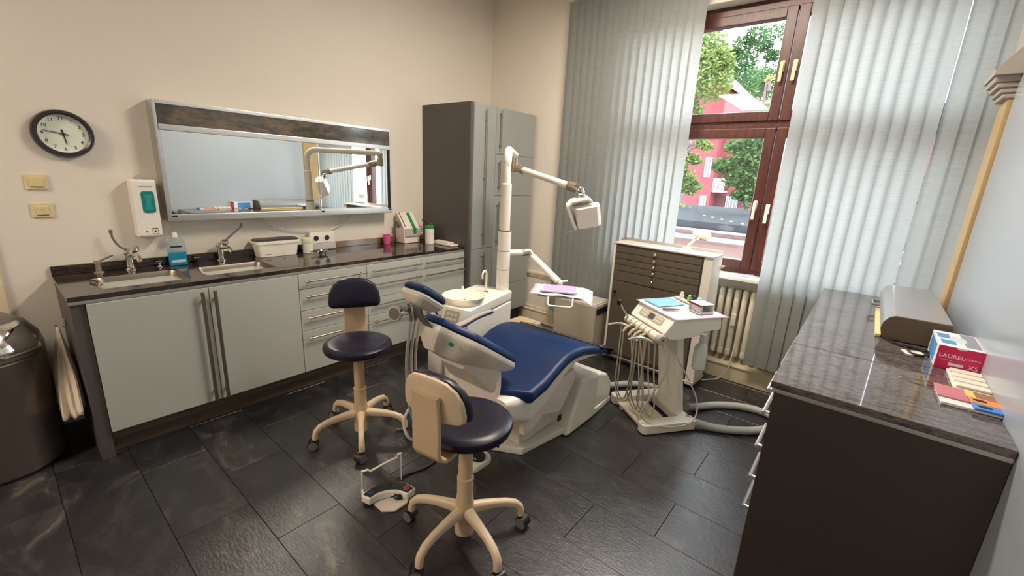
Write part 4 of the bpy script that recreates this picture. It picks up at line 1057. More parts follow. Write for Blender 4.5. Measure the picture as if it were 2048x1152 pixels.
q = B(); q.prism([(p[0]+.16, p[1]+.13) for p in rrect(.235, .165, .012, 3)], ft, .001, .013, .003); q.build('insert_frame', 'card_white', m)
q = B(); q.prism([(p[0]+.16, p[1]+.13) for p in rrect(.215, .145, .008, 3)], ft, .0128, .0145); q.build('insert_pad', 'paper_lilac', m, 'lilac pad')
hb0, hb1 = ft(.10, -.004, -.02), ft(.255, -.004, -.02)
q = B(); dn = V((0, 0, -.045))-ty*.03
q.tube([hb0+ty*.02, hb0, hb0+dn*.8, hb0+dn+tx*.012, hb1+dn-tx*.012, hb1+dn*.8, hb1, hb1+ty*.02], .0065, 10); q.build('handle', 'unit_white', m)

# ------------------------------------------------------------------ boxes on the floor behind the unit
m = thing('compressor_box', 'beige grey metal equipment box standing under the tray', 'box', (3.45, 1.92, 0))
q = B(); q.box((3.30, 1.712, .0), (3.62, 2.145, .478), .008); q.build('housing', 'box_grey', m)
q = B(); q.box((3.32, 1.708, .485-.09), (3.60, 1.7125, .45), .001); q.build('vent_slot', 'dark_gap', m)
q = B(); q.box((3.31, 1.73, .478), (3.60, 2.13, .486), .003); q.build('lid_plate', 'unit_shade', m)
m = thing('beige_container', 'small cream plastic container on the floor behind the spittoon unit', 'container', (3.13, 2.40, 0))
q = B(); q.loft([[(3.13+p[0], 2.38+p[1], z) for p in rrect(.25*s, .26*s, .03, 3)] for z, s in ((.002, .9), (.17, 1.0), (.175, 1.04), (.205, 1.04), (.213, .98))]); q.build('container_body', 'box_cream', m)
q = B(); q.loft([[(3.13+p[0], 2.38+p[1], z) for p in rrect(.2, .2, .03, 3)] for z in (.2135, .222)]); q.build('lid', 'box_yellow', m)

# ------------------------------------------------------------------ instrument cabinet with thin drawers
ca = math.radians(-90-4.5)
m = thing('instrument_cabinet', 'bronze fronted instrument cabinet of thin drawers in front of the window', 'cabinet', (3.54, 1.24, 0))
P0 = V((3.375, 1.638, 0)); cxv = V((-.064, -.998, 0)).normalized(); cdv = V((.998, -.064, 0)).normalized(); CW, CD, CH = .815, .205, 1.052
def fc_(u, v, d): return P0+cxv*u+cdv*d+V((0, 0, v))
def cb(u0, u1, z0, z1, d0, d1, bev=.003): return B().prism([(u0, z0), (u1, z0), (u1, z1), (u0, z1)], fc_, d0, d1, bev)
cb(.02, CW-.02, .085, CH-.02, .012, CD-.002).build('body', 'tool_body', m)
cb(0, .02, .03, CH, 0, CD).build('side_panel', 'tool_body', m)
cb(CW-.065, CW, .03, CH, .004, CD).build('side_panel', 'tool_body', m)
cb(.021, CW-.066, .03, CH-.005, .006, .014).build('front_frame', 'tool_frame', m)
cb(.05, CW-.05, .0, .085, .05, CD-.02).build('base', 'black_plastic', m)
rl = B(); rl.tube([fc_(-.005, .062, -.012), fc_(CW+.005, .062, -.012), fc_(CW+.005, .062, CD)], .006, 8); rl.build('base_rail', 'alu', m)
cb(-.006, CW+.006, CH, CH+.012, -.006, CD+.004, .003).build('top_plate', 'tool_top', m)
g_ = B(); g_.prism([(-.006, CH+.012), (CW+.006, CH+.012), (CW+.006, CH+.034), (-.006, CH+.034)], fc_, CD-.002, CD+.004); g_.prism([(-.006, CH+.012), (-.002, CH+.012), (-.002, CH+.034), (-.006, CH+.034)], fc_, .12, CD+.004); g_.build('gallery_rail', 'alu', m)
zz = CH-.018
for i, h in enumerate((.052, .052, .052, .052, .085)):
    d = cb(.028, CW-.075, zz-h+.003, zz-.002, -.006, .008, .002).build('drawer', 'tool_front', m)
    c_ = fc_(CW*.465, zz-h/2, -.006)
    k_ = B(); k_.lathe([(.005, 0), (.005, .008), (.012, .012), (.013, .018), (.008, .024)], tuple(c_), 14, tuple(-cdv)); k_.build('knob', 'brass', d)
    zz -= h
d = cb(.028, CW-.075, .095, zz-.006, -.006, .008, .003).build('door', 'tool_front', m)
k_ = B(); c_ = fc_(.06, zz-.10, -.006); k_.lathe([(.012, 0), (.014, .01), (.01, .02)], tuple(c_), 14, tuple(-cdv)); k_.build('door_knob', 'black_plastic', d)
hh = B(); c_ = fc_(CW+.0, CH-.085, .17); hh.tube([c_, c_+cxv*.02, c_+cxv*.02+cdv*.06, c_+cdv*.06], .006, 8); hh.build('side_handle', 'chrome', m)
# white jointed lamp behind/on the cabinet
m = thing('curing_lamp', 'small white jointed lamp on top of the instrument cabinet before the window', 'lamp', (3.53, 1.085, CH+.012))
ZL = CH+.0125
q = B(); q.lathe([(.034, 0), (.034, .01), (.015, .016)], (3.53, 1.085, ZL), 18); q.build('lamp_base', 'unit_white', m)
q = B(); q.tube([(3.53, 1.085, ZL+.01), (3.53, 1.075, ZL+.035), (3.53, 1.015, ZL+.105)], .010, 10); q.build('lamp_stem', 'unit_white', m)
q = B(); hcn = V((3.53, .985, ZL+.125)); q.loft([[hcn+V((0, x, b_+.10*x)) + V((a, 0, 0)) for a, b_ in rrect(.075*k, .065*k, .028*k, 4)] for x, k in ((.07, .45), (.05, .8), (.015, 1.0), (-.03, 1.0), (-.055, .8), (-.062, .5))]); hl = q.build('lamp_head', 'unit_white', m)
q = B(); q.lathe([(.028, 0), (.026, -.012)], tuple(hcn+V((0, -.01, -.031))), 18); q.build('lamp_lens', 'device_grey', hl)

# ------------------------------------------------------------------ delivery cart
F0 = V((2.437, .847, 0)); av = V((.586, .81, 0)).normalized(); bv = V((av.y, -av.x, 0))
def fd(u, v, z): return F0+av*u+bv*v+V((0, 0, z))
m = thing('delivery_cart', 'white dental delivery cart with key panel and hanging handpieces', 'cart', tuple(fd(.23, .2, 0)))
# base
q = B()
foot = [(p[0], p[1]) for p in rrect(.085, .40, .03, 4)]
q.prism([(p[0]+.042, p[1]+.20) for p in foot], lambda u, v, d: fd(u, v, d), .006, .068, .006); q.build('base_foot', 'unit_white', m)
q = B(); q.prism([(p[0]+.422, p[1]+.20) for p in foot], lambda u, v, d: fd(u, v, d), .006, .068, .006); q.build('base_foot', 'unit_white', m)
q = B(); q.prism([(.08, .30), (.385, .30), (.385, .385), (.08, .385)], lambda u, v, d: fd(u, v, d), .006, .068, .006); q.build('base_bar', 'unit_white', m)
q = B(); q.prism([(.08, .028), (.385, .028), (.385, .16), (.36, .24), (.10, .24), (.08, .2)], lambda u, v, d: fd(u, v, d), .008, .028, .003); q.build('base_plate', 'unit_cream', m)
q = B(); q.prism([(p[0], p[1]) for p in [(.30, .01), (.30, .02), (.33, .02), (.33, .01)]], lambda u, v, d: fd(u, v, d), .01, .02); q.build('floor_stop', 'device_grey', m)
for u in (.03, .42):
    for v in (.04, .36):
        q = B(); q.tube([fd(u, v, .0), fd(u, v, .008)], .012, 10); q.build('glide', 'black_plastic', m)
# column
q = B(); secs = []
for z, v, th in ((.066, .335, .085), (.13, .335, .06), (.40, .295, .055), (.66, .255, .055)):
    secs.append([fd(.23+p[0], v+p[1], z) for p in rrect(.22, th, .012, 3)])
q.loft(secs); q.build('column', 'unit_white', m)
# head
q = B(); q.prism([(.115, .776), (.44, .788), (.452, .70), (.33, .69), (.30, .665), (.16, .645), (.088, .650), (.052, .69)], lambda u, v, d: fd(d, u, v), .0, .405, .007); hd = q.build('head', 'unit_white', m)
pn = (fd(0, .115, .776)-fd(0, .052, .69)); pl = pn.length; pu = pn.normalized(); pnn = av.cross(pu).normalized()
if pnn.z < 0: pnn = -pnn
def fp(u, v, d): return fd(u, .052, .69)+pu*v+pnn*d
q = B(); q.prism([(p[0]+.205, p[1]+.055) for p in rrect(.255, .052, .006, 2)], fp, -.001, .0025); kf = q.build('key_field', 'key_panel', hd)
q = B(); q.prism([(p[0]+.20, p[1]+.055) for p in rrect(.055, .038, .003, 2)], fp, .002, .0045); q.build('display', 'lcd', hd)
for i in range(4):
    for j in range(2):
        for s0 in (.105, .255):
            q = B(); q.prism([(p[0]+s0+.019*i-(.010 if s0 < .2 else 0), p[1]+.044+.022*j) for p in rrect(.013, .015, .003, 1)], fp, .002, .0038); q.build('key', 'key', hd)
# instrument rail
q = B(); q.tube([fd(.01, .035, .655), fd(.40, .035, .655)], .028, 18); q.build('holder_rail', 'unit_cream', hd)
for u in (.10, .155, .21, .265, .32, .375):
    q = B(); q.tube([fd(u-.004, .035, .655), fd(u+.004, .035, .655)], .031, 18); q.build('holder_ring', 'key_panel', hd)
q = B(); q.tube([fd(-.016, .035, .655), fd(-.008, .035, .655), fd(.02, .035, .655)], [.026, .033, .033], 22); q.build('rail_cap', 'device_grey', hd)
q = B(); q.tube([fd(-.0165, .035, .655), fd(-.019, .035, .655)], .008, 12); q.build('cap_screw', 'cable_grey', hd)
q = B(); q.tube([fd(.36, .02, .665), fd(.385, -.02, .73), fd(.395, -.04, .765)], .006, 8); q.build('joystick_arm', 'alu', hd)
q = B(); q.lathe([(.012, -.02), (.017, -.01), (.017, .012), (.01, .02)], tuple(fd(.398, -.045, .775)), 14); q.build('joystick_knob', 'black_plastic', hd)
# handpieces and their hoses
hp = [(.345, .10, .62, True), (.30, .08, .62, False), (.23, .06, .60, False), (.18, .05, .61, False), (.13, .05, .60, False), (.075, .09, .62, True)]
for i, (u, ext, z, big) in enumerate(hp):
    q = B(); p0, p1 = fd(u, .01, .64), fd(u, -.055, .615)
    if big: q.tube(smooth_path([fd(u-.03, .02, .62), fd(u, -.03, .635), fd(u+.01, -.07, .64), fd(u+.02, -.13, .63)], 5), [.010]*8+[.008]*8, 10)
    else: q.tube([fd(u, .02, .65), fd(u, -.025, .63), fd(u, -.05, .60)], [.009, .011, .008], 10)
    h_ = q.build('handpiece', 'alu' if big else 'key_panel', m)
hl = [(.35, -.035, .19, .03), (.315, -.035, .17, .05), (.25, -.02, .09, .04), (.20, -.02, .08, .10), (.15, -.01, .06, .14), (.10, .0, .10, .20), (.03, .02, .05, .30)]
for i, (u, v, zb, vb) in enumerate(hl):
    q = B()
    du = .012*(-1)**i
    if i < 2: pts = [fd(u, v, .62), fd(u+.01, v+.005, .40), fd(u+.012, v+.01, .18), fd(u-.01, v+.04, .08+.02*i), fd(u-.04, v+.07, .12), fd(u-.05, v+.08, .35), fd(u-.04, v+.08, .64)]
    elif i < 6: pts = [fd(u, v, .61), fd(u+.03*(1 if i % 2 else -1), v+.02, .38), fd(u+.05-.02*i*.3, v+.05, .16), fd(u+.02, v+.07+.01*i, .055), fd(u-.05, v+.08, .06+.01*i), fd(u-.06, v+.08, .20), fd(u-.02, v+.07, .42), fd(u-.01, v+.06, .62)]
    else: pts = [fd(.02, .06, .63), fd(-.005, .10, .45), fd(.03, .05, .28), fd(.045, .0, .12), fd(.0, .12, .058), fd(-.045, .30, .09), fd(-.012, .36, .20), fd(.02, .28, .38), fd(.03, .12, .60)]
    q.tube(smooth_path(pts, 7), .005, 8); q.build('handpiece_hose', 'hose_line', m)
# water bottle under the head
q = B(); q.lathe([(.034, .40), (.042, .41), (.042, .53), (.036, .56), (.018, .58), (.018, .64)], tuple(fd(.085, .40, 0)), 20); q.build('water_bottle', 'clear_plastic', m)
# paper and things lying on the head
q = B(); g = []
corners = [(.425, .095), (-.012, .105), (-.03, .475), (.43, .42)]
for i in range(9):
    row = []
    for j in range(9):
        s, t_ = i/8, j/8
        a = V(corners[0]).lerp(V(corners[1]), s); c_ = V(corners[3]).lerp(V(corners[2]), s); p = a.lerp(c_, t_)
        z = .776+.012*(min(max((p.y-.115)/.325, 0), 1))+.0045+.0015*math.sin(i*2+j)
        if p.y > .44: z -= (p.y-.44)*.1
        row.append(fd(p.x, p.y, z))
    g.append(row)
q.loft(g, caps=False, closed=False); o = q.build('tray_paper', 'paper_white'); fin(o, tuple(fd(.2, .25, .78))); tag(o, 'white crinkled paper sheet covering the delivery cart top', 'paper'); s_ = o.modifiers.new('thick', 'SOLIDIFY'); s_.thickness = .001
def zt(v): return .776+.012*(v-.115)/.325+.007
q = B(); g = []
for i in range(9):
    g.append([fd(.23+.17*i/8, .14+.20*j/5, zt(.14+.2*j/5)+.001+.004*abs(math.sin(i*1.9+j*1.1))) for j in range(6)])
q.loft(g, caps=False, closed=False); o = q.build('face_mask', 'bib_blue'); fin(o, tuple(fd(.32, .24, .79))); tag(o, 'light blue folded face mask on the delivery cart paper', 'mask'); s_ = o.modifiers.new('thick', 'SOLIDIFY'); s_.thickness = .002
q = B(); a0, a1 = fd(.175, .135, zt(.135)+.009), fd(.13, .235, zt(.235)+.009); q.tube([a0, a0.lerp(a1, .1), a0.lerp(a1, .6), a1], [.006, .009, .008, .003], 12)
single(q, 'steel_handpiece', 'steel', 'short steel handpiece lying beside the blue mask', 'handpiece', tuple((a0+a1)/2))
m = thing('bur_block', 'long cream block with small bottles on the delivery cart', 'block', tuple(fd(.22, .41, zt(.41))))
q = B(); q.prism([(.10, .375), (.40, .375), (.40, .405), (.10, .405)], lambda u, v, d: fd(u, v, d), zt(.39)+.001, zt(.39)+.014, .003); q.build('block_body', 'box_cream', m)
for name, lab, u, v, r, h, mt, cm in (('dropper_bottle', 'small yellow capped bottle at the far end of the delivery cart', .345, .395, .016, .036, 'yellow_cap', 'yellow_cap'), ('dropper_bottle', 'small green bottle between yellow cap and blue bottle', .265, .395, .015, .034, 'lime', 'lime'), ('dropper_bottle', 'small dark blue bottle beside the green one on the cart', .225, .40, .017, .040, 'navy', 'navy'), ('dropper_bottle', 'small white bottle next to the opened carton on the cart', .175, .40, .018, .042, 'card_white', 'card_white')):
    p = fd(u, v+.0, 0); zb = zt(.39)+.0145
    t = thing(name, lab, 'bottle', (p.x, p.y, zb), 0, 'small bottles on the delivery cart')
    q = B(); q.lathe([(r*.95, 0), (r, .003), (r, h*.7), (r*.6, h*.78)], (p.x, p.y, zb), 16); q.build('bottle_body', 'card_white' if mt == 'yellow_cap' else mt, t)
    q = B(); q.lathe([(r*.65, h*.78), (r*.7, h*.8), (r*.65, h*1.15), (r*.4, h*1.2)], (p.x, p.y, zb), 14); q.build('cap', cm, t)
# opened maroon carton
m = thing('glass_carton', 'opened maroon and white carton of small items at the cart corner', 'carton', tuple(fd(.06, .36, zt(.36))))
zb = zt(.36)+.002
def fo(u, v, z): return fd(.03+u, .30+v, zb+z)
q = B()
for poly, z0, z1 in (([(0, 0), (.11, 0), (.11, .10), (0, .10)], 0, .003), ([(0, 0), (.003, 0), (.003, .10), (0, .10)], 0, .012), ([(.107, 0), (.11, 0), (.11, .10), (.107, .10)], 0, .055), ([(0, .097), (.11, .097), (.11, .10), (0, .10)], 0, .055)):
    q.prism(poly, lambda u, v, d: fo(u, v, d), z0, z1)
q.build('carton_tray', 'card_white', m)
q = B(); q.prism([(.005, .0), (.112, .0), (.112, .102), (.005, .102)], fo, .055, .058); q.build('carton_top', 'card_white', m)
q = B(); q.prism([(.0, -.002), (.114, -.002), (.114, .0), (.0, .0)], fo, .046, .059); q.build('carton_edge', 'maroon', m)
for i in range(4):
    q = B(); q.box(fo(.012+.023*i, .02, .004), fo(.012+.023*i, .02, .004)+V((.03, .018, .036)), .004); q.build('packet', 'card_white', m)

# ------------------------------------------------------------------ foot controls, cables, hoses
m = thing('foot_control', 'white multi button foot control with handle frame beside the front stool', 'foot control', (1.05, 1.57, 0))
fa = math.radians(-36)
fo_ = V((1.055, 1.575, 0)); fx = V((math.cos(fa), math.sin(fa), 0)); fy = V((-fx.y, fx.x, 0))
def fq(u, v, z): return fo_+fx*u+fy*v+V((0, 0, z))
outer = []
for k in range(11):
    a = math.radians(150-120*k/10); outer.append((.15*math.cos(a)*1.0, .15*math.sin(a)-.115))
inner = []
for k in range(11):
    a = math.radians(35+110*k/10); inner.append((.085*math.cos(a)*1.25, .085*math.sin(a)-.125))
q = B(); q.prism(outer+inner, fq, .012, .052, .010, 3); q.build('pedal_housing', 'unit_white', m)
q = B(); q.prism([(p[0]*.90, p[1]*.90-.006) for p in outer]+[(p[0]*.97, p[1]+.010) for p in inner], lambda u, v, d: fq(u, v, d), .0515, .0545); q.build('pedal_panel', 'pedal_dark', m)
for a, mt in ((138, 'button_blue'), (90, 'pedal_dark'), (42, 'button_red')):
    c_ = fq(.112*math.cos(math.radians(a)), .112*math.sin(math.radians(a))-.108, .0542)
    q = B(); q.lathe([(.016, 0), (.016, .002), (.013, .004), (.006, .003), (.005, .005), (.003, .0055)], tuple(c_), 20); q.build('button', mt, m)
q = B(); q.prism([(-.10, -.02), (-.03, -.115), (.03, -.125), (.085, -.085), (.11, -.02), (.05, -.0), (-.05, -.0)], fq, .0, .012, .004); q.build('foot_plate', 'unit_shell', m)
q = B(); q.lathe([(.016, 0), (.022, .006), (.022, .018), (.016, .024)], tuple(fq(.045, -.045, .012)), 18); q.build('rocker_knob', 'black_plastic', m)
q = B(); q.tube([fq(.0, -.035, .02), fq(.04, -.045, .02)], .004, 6); q.build('rocker_stem', 'black_plastic', m)
q = B()
hpth = [fq(-.12, -.02, .03), fq(-.125, .02, .03), fq(-.125, .03, .13), fq(-.10, .03, .135), fq(-.085, .032, .125), fq(-.02, .06, .14), fq(.04, .075, .155), fq(.045, .075, .175), fq(.06, .075, .175), fq(.06, .07, .03)]
for p0, p1 in zip(hpth, hpth[1:]):
    d_ = (p1-p0).normalized(); s_ = fy if abs(d_.dot(fy)) < .8 else fx; n_ = d_.cross(s_).normalized(); s_ = n_.cross(d_)
    q.loft([[p+s_*a+n_*b_ for a, b_ in rrect(.014, .006, .002, 1)] for p in (p0-d_*.003, p1+d_*.003)])
q.build('carry_handle', 'unit_white', m)
q = B(); q.tube(smooth_path([(1.13, 1.62, .02), (1.20, 1.63, .008), (1.32, 1.60, .007), (1.50, 1.62, .007), (1.68, 1.66, .012)], 7), .006, 8)
single(q, 'pedal_cable', 'cable_grey', 'grey cable running from the foot control under the chair', 'cable', (1.35, 1.62, .007))
m = thing('speed_pedal', 'small white foot pedal with black round top beside the chair base', 'pedal', (1.53, 1.43, 0))
q = B(); q.loft([[(1.52+p[0]*s, 1.435+p[1]*s, z) for p in rrect(.20, .13, .06, 6)] for z, s in ((.001, .97), (.006, 1), (.022, .97), (.03, .88))]); q.build('pedal_base', 'unit_white', m)
q = B(); q.lathe([(.036, .028), (.040, .032), (.040, .045), (.034, .052)], (1.535, 1.425, 0), 26); q.build('pedal_disc', 'black_plastic', m)
q = B(); q.tube(smooth_path([(1.60, 1.46, .012), (1.63, 1.50, .02), (1.66, 1.48, .03), (1.69, 1.45, .03)], 6), .005, 8)
single(q, 'pedal_cable', 'cable_white', 'short white cable from the small pedal to the chair base', 'cable', (1.64, 1.49, .02))
q = B(); q.tube(smooth_path([(1.45, 1.84, .30), (1.36, 1.86, .16), (1.37, 1.82, .05), (1.47, 1.80, .03), (1.62, 1.76, .04), (1.72, 1.70, .09)], 7), .009, 10)
single(q, 'suction_hose', 'cable_white', 'white curved tube on the floor between rear stool and chair', 'hose', (1.45, 1.8, .03))
q = B(); q.tube(smooth_path([(1.40, 2.00, .012), (1.52, 1.92, .012), (1.66, 1.80, .014), (1.74, 1.68, .03)], 7), .009, 10)
single(q, 'suction_hose', 'cable_grey', 'dark grey tube on the floor behind the front stool', 'hose', (1.55, 1.9, .012))
# grey supply hose looping right of the cart
q = B(); q.tube(smooth_path([(2.93, .74, .05), (3.02, .70, .028), (3.16, .60, .026), (3.27, .45, .026), (3.29, .30, .026), (3.20, .235, .026), (3.05, .27, .026), (2.93, .37, .026), (2.83, .52, .026), (2.78, .64, .04), (2.775, .70, .05)], 8), .025, 16)
single(q, 'supply_hose', 'hose_grey', 'thick grey supply hose looping on the floor right of the cart', 'hose', (3.1, .45, .02))
q = B(); q.tube(smooth_path([(2.74, 1.36, .06), (2.88, 1.30, .028), (3.02, 1.20, .026), (3.10, 1.05, .026), (3.02, .92, .035), (2.93, .84, .05)], 8), .025, 16)
single(q, 'supply_hose', 'hose_grey', 'thick grey supply hose between chair foot and cart', 'hose', (3.0, 1.15, .02))
q = B(); q.tube(smooth_path([(3.75, .66, .30), (3.70, .66, .20), (3.68, .67, .10), (3.66, .72, .02), (3.60, .78, .008), (3.55, .82, .008)], 7), .005, 8)
single(q, 'power_cable', 'cable_white', 'thin white cable from the radiator niche down behind the cabinet', 'cable', (3.65, .73, .01))

# ------------------------------------------------------------------ right counter
RX0, RX1, RF, RW, RZ = 1.662, 3.60, .158, R+.014, .915
m = thing('low_cabinet', 'dark brown low cabinet with steel bar handles along the right wall', 'cabinet', (2.6, -.14, 0))
q = B(); q.box((RX0+.01, RW, 0), (RX0+.036, RF-.014, RZ-.042), .001, 1); q.build('end_panel', 'umber_panel', m)
q = B(); q.box((RX0+.036, RW, .08), (RX1, RF-.035, RZ-.043)); q.build('body', 'umber_panel', m, smooth=0)
q = B(); q.box((RX0+.036, RW, 0), (RX1, RF-.09, .08)); q.build('plinth', 'dark_gap', m, smooth=0)
for x0, x1 in ((RX0+.037, 2.30), (2.30, 2.95), (2.95, RX1)):
    for z0, z1, hz in ((.085, .235, .142), (.235, .40, .302), (.40, .56, .462), (.56, .675, .626), (.675, RZ-.045, .735)):
        q = B(); q.box((x0+.002, RF-.034, z0+.002), (x1-.002, RF-.015, z1-.002), .0015, 1); d = q.build('drawer', 'cabinet_front', m)
        bar_handle(d, (x0+.06 if x0 > 2 else 2.005, RF+.037, hz), (x1-.06, RF+.037, hz), .008, out=(0, 1, 0), mat='alu')
m = thing('worktop', 'polished grey brown granite top of the right low cabinet', 'worktop', (2.6, -.14, RZ-.04))
for x0, x1 in ((RX0, 2.169), (2.1725, RX1+.03)):
    q = B(); q.box((x0, RW, RZ-.026), (x1, RF, RZ), .003); q.build('slab', 'granite_right', m)
q = B(); q.box((RX0+.004, RW, RZ-.042), (RX1, RF-.006, RZ-.027), .002); q.build('under_strip', 'alu_strip', m)
# long roll-front box
m = thing('rolltop_box', 'long grey metal box with rounded front on the right worktop', 'box', (2.93, -.26, RZ))
prof_ = [(-.365, RZ+.006), (-.150, RZ+.006), (-.138, RZ+.02), (-.130, RZ+.05), (-.136, RZ+.082), (-.150, RZ+.104), (-.172, RZ+.116), (-.36, RZ+.118)]
q = B(); q.prism(prof_, lambda u, v, d: (d, u, v), 2.575, 3.46, .003); q.build('rolltop_lid', 'box_steel_grey', m)
q = B(); q.prism(prof_, lambda u, v, d: (d, u, v), 2.560, 2.5745, .002); q.build('end_cap', 'box_taupe', m)
q = B(); q.box((2.57, -.36, RZ), (3.45, -.16, RZ+.007)); q.build('foot_strip', 'black_plastic', m, smooth=0)
q = B(); q.tube([(3.10, -.130, RZ+.045), (3.10, -.098, RZ+.05), (3.22, -.098, RZ+.05), (3.22, -.130, RZ+.045)], .007, 10); q.build('pull_handle', 'chrome', m)
q = B(); q.box((2.58, -.14, RZ+.001), (3.18, -.118, RZ+.016), .003); q.build('front_sill', 'yellow_cap', m, 'cream front sill')
# cable and small plates near it
q = B(); q.tube(smooth_path([(2.57, -.15, RZ+.006), (2.50, -.20, RZ+.006), (2.49, -.26, RZ+.006), (2.47, -.30, RZ+.006), (2.40, -.28, RZ+.006), (2.40, -.24, RZ+.006), (2.50, -.22, RZ+.006)], 7), .005, 8)
single(q, 'power_cable', 'black_plastic', 'black cable lying in front of the long grey box', 'cable', (2.46, -.25, RZ))
q = B(); q.box((2.39, -.285, RZ+.0005), (2.45, -.215, RZ+.004), .001, 1, rot=Matrix.Rotation(.3, 3, 'Z')); single(q, 'note_card', 'tray_white', 'small cream card lying by the black cable on the right worktop', 'card', (2.42, -.25, RZ))
# glove box
gx0, gx1, gy0, gy1, gz0, gz1 = 2.29, 2.535, -.428, -.300, RZ+.001, RZ+.094
m = thing('glove_box', 'magenta and white disposable glove carton on the right worktop', 'box', (2.41, -.364, gz0))
q = B(); q.box((gx0+.001, gy0, gz0), (gx1, gy1, gz1), .0015, 1); q.build('carton', 'card_white', m)
q = B(); q.box((gx0-.0008, gy0+.0005, gz0+.0005), (gx0+.0012, gy1-.0005, gz1-.0005)); ff = q.build('front_print', 'magenta_card', m, 'magenta end with white lettering', smooth=0)
q = B(); q.box((gx0+.05, gy1-.001, gz0+.01), (gx1-.03, gy1+.0008, gz1-.012)); q.build('side_print', 'card_blue', m, smooth=0)
q = B(); q.box((gx0+.04, gy0+.075, gz1-.001), (gx0+.10, gy1-.01, gz1+.0008)); q.box((gx0+.13, gy0+.085, gz1-.001), (gx0+.20, gy1-.006, gz1+.0008)); q.build('top_print', 'card_blue', m, smooth=0)
q = B(); q.box((gx0+.03, gy0+.006, gz1-.001), (gx1-.01, gy0+.05, gz1+.0006)); q.build('top_panel', 'card_grey', m, smooth=0)
q = B(); q.lathe([(.035, 0), (.035, .0012)], (gx0+.13, -.365, gz1-.0002), 24, sx=1.4, sy=.7); q.build('opening', 'clear_plastic', m)
def fg(x, y, z): return (gx0-.0008-z, -.364-x, (gz0+gz1)/2+y)
text('lettering', 'LAUREL', .021, 'card_white', lambda x, y, z: fg(x-.022, y+.008, z), m)
text('lettering', 'by CONROL', .008, 'card_white', lambda x, y, z: fg(x+.036, y+.008, z), m)
text('lettering', 'XS', .024, 'card_white', lambda x, y, z: fg(x+.042, y-.022, z), m)
q = B(); q.box(fg(-.026, -.028, -.0005), fg(.016, -.017, .0006)); q.box(fg(.028, -.035, -.0005), fg(.056, -.034, .0006)); q.box(fg(-.052, -.009, -.0005), fg(-.018, -.0082, .0006)); q.build('print_bar', 'card_white', m, smooth=0)
q = B(); q.prism([(-.012, .040), (.012, .040), (.014, .0465), (-.014, .0465)], lambda u, v, d: fg(u, v, d), -.0003, .0008); q.build('thumb_tab', 'card_white', m)
# white pill tray and coloured cards
m = thing('compartment_tray', 'white plastic compartment tray in front of the glove carton', 'tray', (2.16, -.385, RZ))
q = B(); q.box((2.055, -.432, RZ+.0005), (2.275, -.335, RZ+.012), .003); q.build('tray_base', 'tray_white', m)
for k in range(4):
    q = B(); q.box((2.06+.054*k, -.428, RZ+.012), (2.10+.054*k, -.34, RZ+.022), .004); q.build('compartment', 'tray_white', m)
def card(name, lab, pts, z0, z1, mat):
    q = B(); q.prism(pts, lambda u, v, d: (u, v, d), z0, z1, .001, 1); cx_ = sum(p[0] for p in pts)/len(pts); cy_ = sum(p[1] for p in pts)/len(pts)
    return single(q, name, mat, lab, 'card', (cx_, cy_, z0))
z = RZ
card('leaflet', 'white folded leaflet under the coloured cards near the worktop end', [(1.88, -.29), (2.035, -.285), (2.035, -.43), (1.885, -.43)], z+.0005, z+.010, 'card_white')
card('leaflet', 'dusty pink card on the left of the coloured stack', [(1.925, -.285), (2.04, -.282), (2.04, -.355), (1.925, -.36)], z+.0105, z+.016, 'card_pink')
card('leaflet', 'orange card in the middle of the coloured stack', [(1.925, -.362), (1.975, -.36), (1.975, -.43), (1.925, -.43)], z+.0105, z+.018, 'card_orange')
card('leaflet', 'brown card behind the orange card on the stack', [(1.977, -.385), (2.04, -.38), (2.04, -.432), (1.977, -.432)], z+.0105, z+.016, 'card_brown')
card('leaflet', 'yellow card beside the compartment tray', [(1.977, -.357), (2.038, -.357), (2.038, -.378), (1.977, -.382)], z+.0105, z+.017, 'card_yellow')
card('leaflet', 'bright blue card at the near edge of the stack', [(1.875, -.365), (1.92, -.362), (1.923, -.432), (1.878, -.434)], z+.0105, z+.018, 'card_bluebright')
for i, (xx, yy) in enumerate(((1.952, -.385), (1.90, -.39))):
    q = B(); q.lathe([(.014, 0), (.014, .001)], (xx, yy, z+.0182), 18, sx=.7, sy=1.2); single(q, 'round_sticker', 'ink', ['black oval sticker on the orange card', 'black oval sticker on the blue card'][i], 'sticker', (xx, yy, z+.018))
q = B(); q.tube([(2.045, -.195, z+.004), (2.05, -.21, z+.004), (2.043, -.32, z+.018)], .0022, 6); q.tube([(2.045, -.195, z+.004), (2.052, -.188, z+.003)], .001, 6)
single(q, 'dental_probe', 'gold', 'thin gold toned dental probe lying on the right worktop', 'probe', (2.045, -.25, z))
q = B(); q.lathe([(.012, 0), (.013, .004), (.008, .007)], (2.09, -.285, z), 16); single(q, 'small_cap', 'maroon', 'small purple red cap by the probe on the right worktop', 'cap', (2.09, -.285, z))

# ------------------------------------------------------------------ ceiling lamps (above the frame, they light the room)
for i, (l, p, sz) in enumerate(LAMPS):
    m = thing('ceiling_lamp', ['long white ceiling lamp in the rear of the room', 'white ceiling lamp over the middle of the room'][i], 'lamp', (l[0], l[1], l[2]))
    q = B(); q.box((l[0]-sz[0]/2-.02, l[1]-sz[1]/2-.02, l[2]+.003), (l[0]+sz[0]/2+.02, l[1]+sz[1]/2+.02, H), .01); q.build('lamp_housing', 'white_paint', m)
    q = B(); q.box((l[0]-sz[0]/2, l[1]-sz[1]/2, l[2]-.005), (l[0]+sz[0]/2, l[1]+sz[1]/2, l[2]+.002)); q.build('diffuser', 'lamp_glow', m, smooth=0)

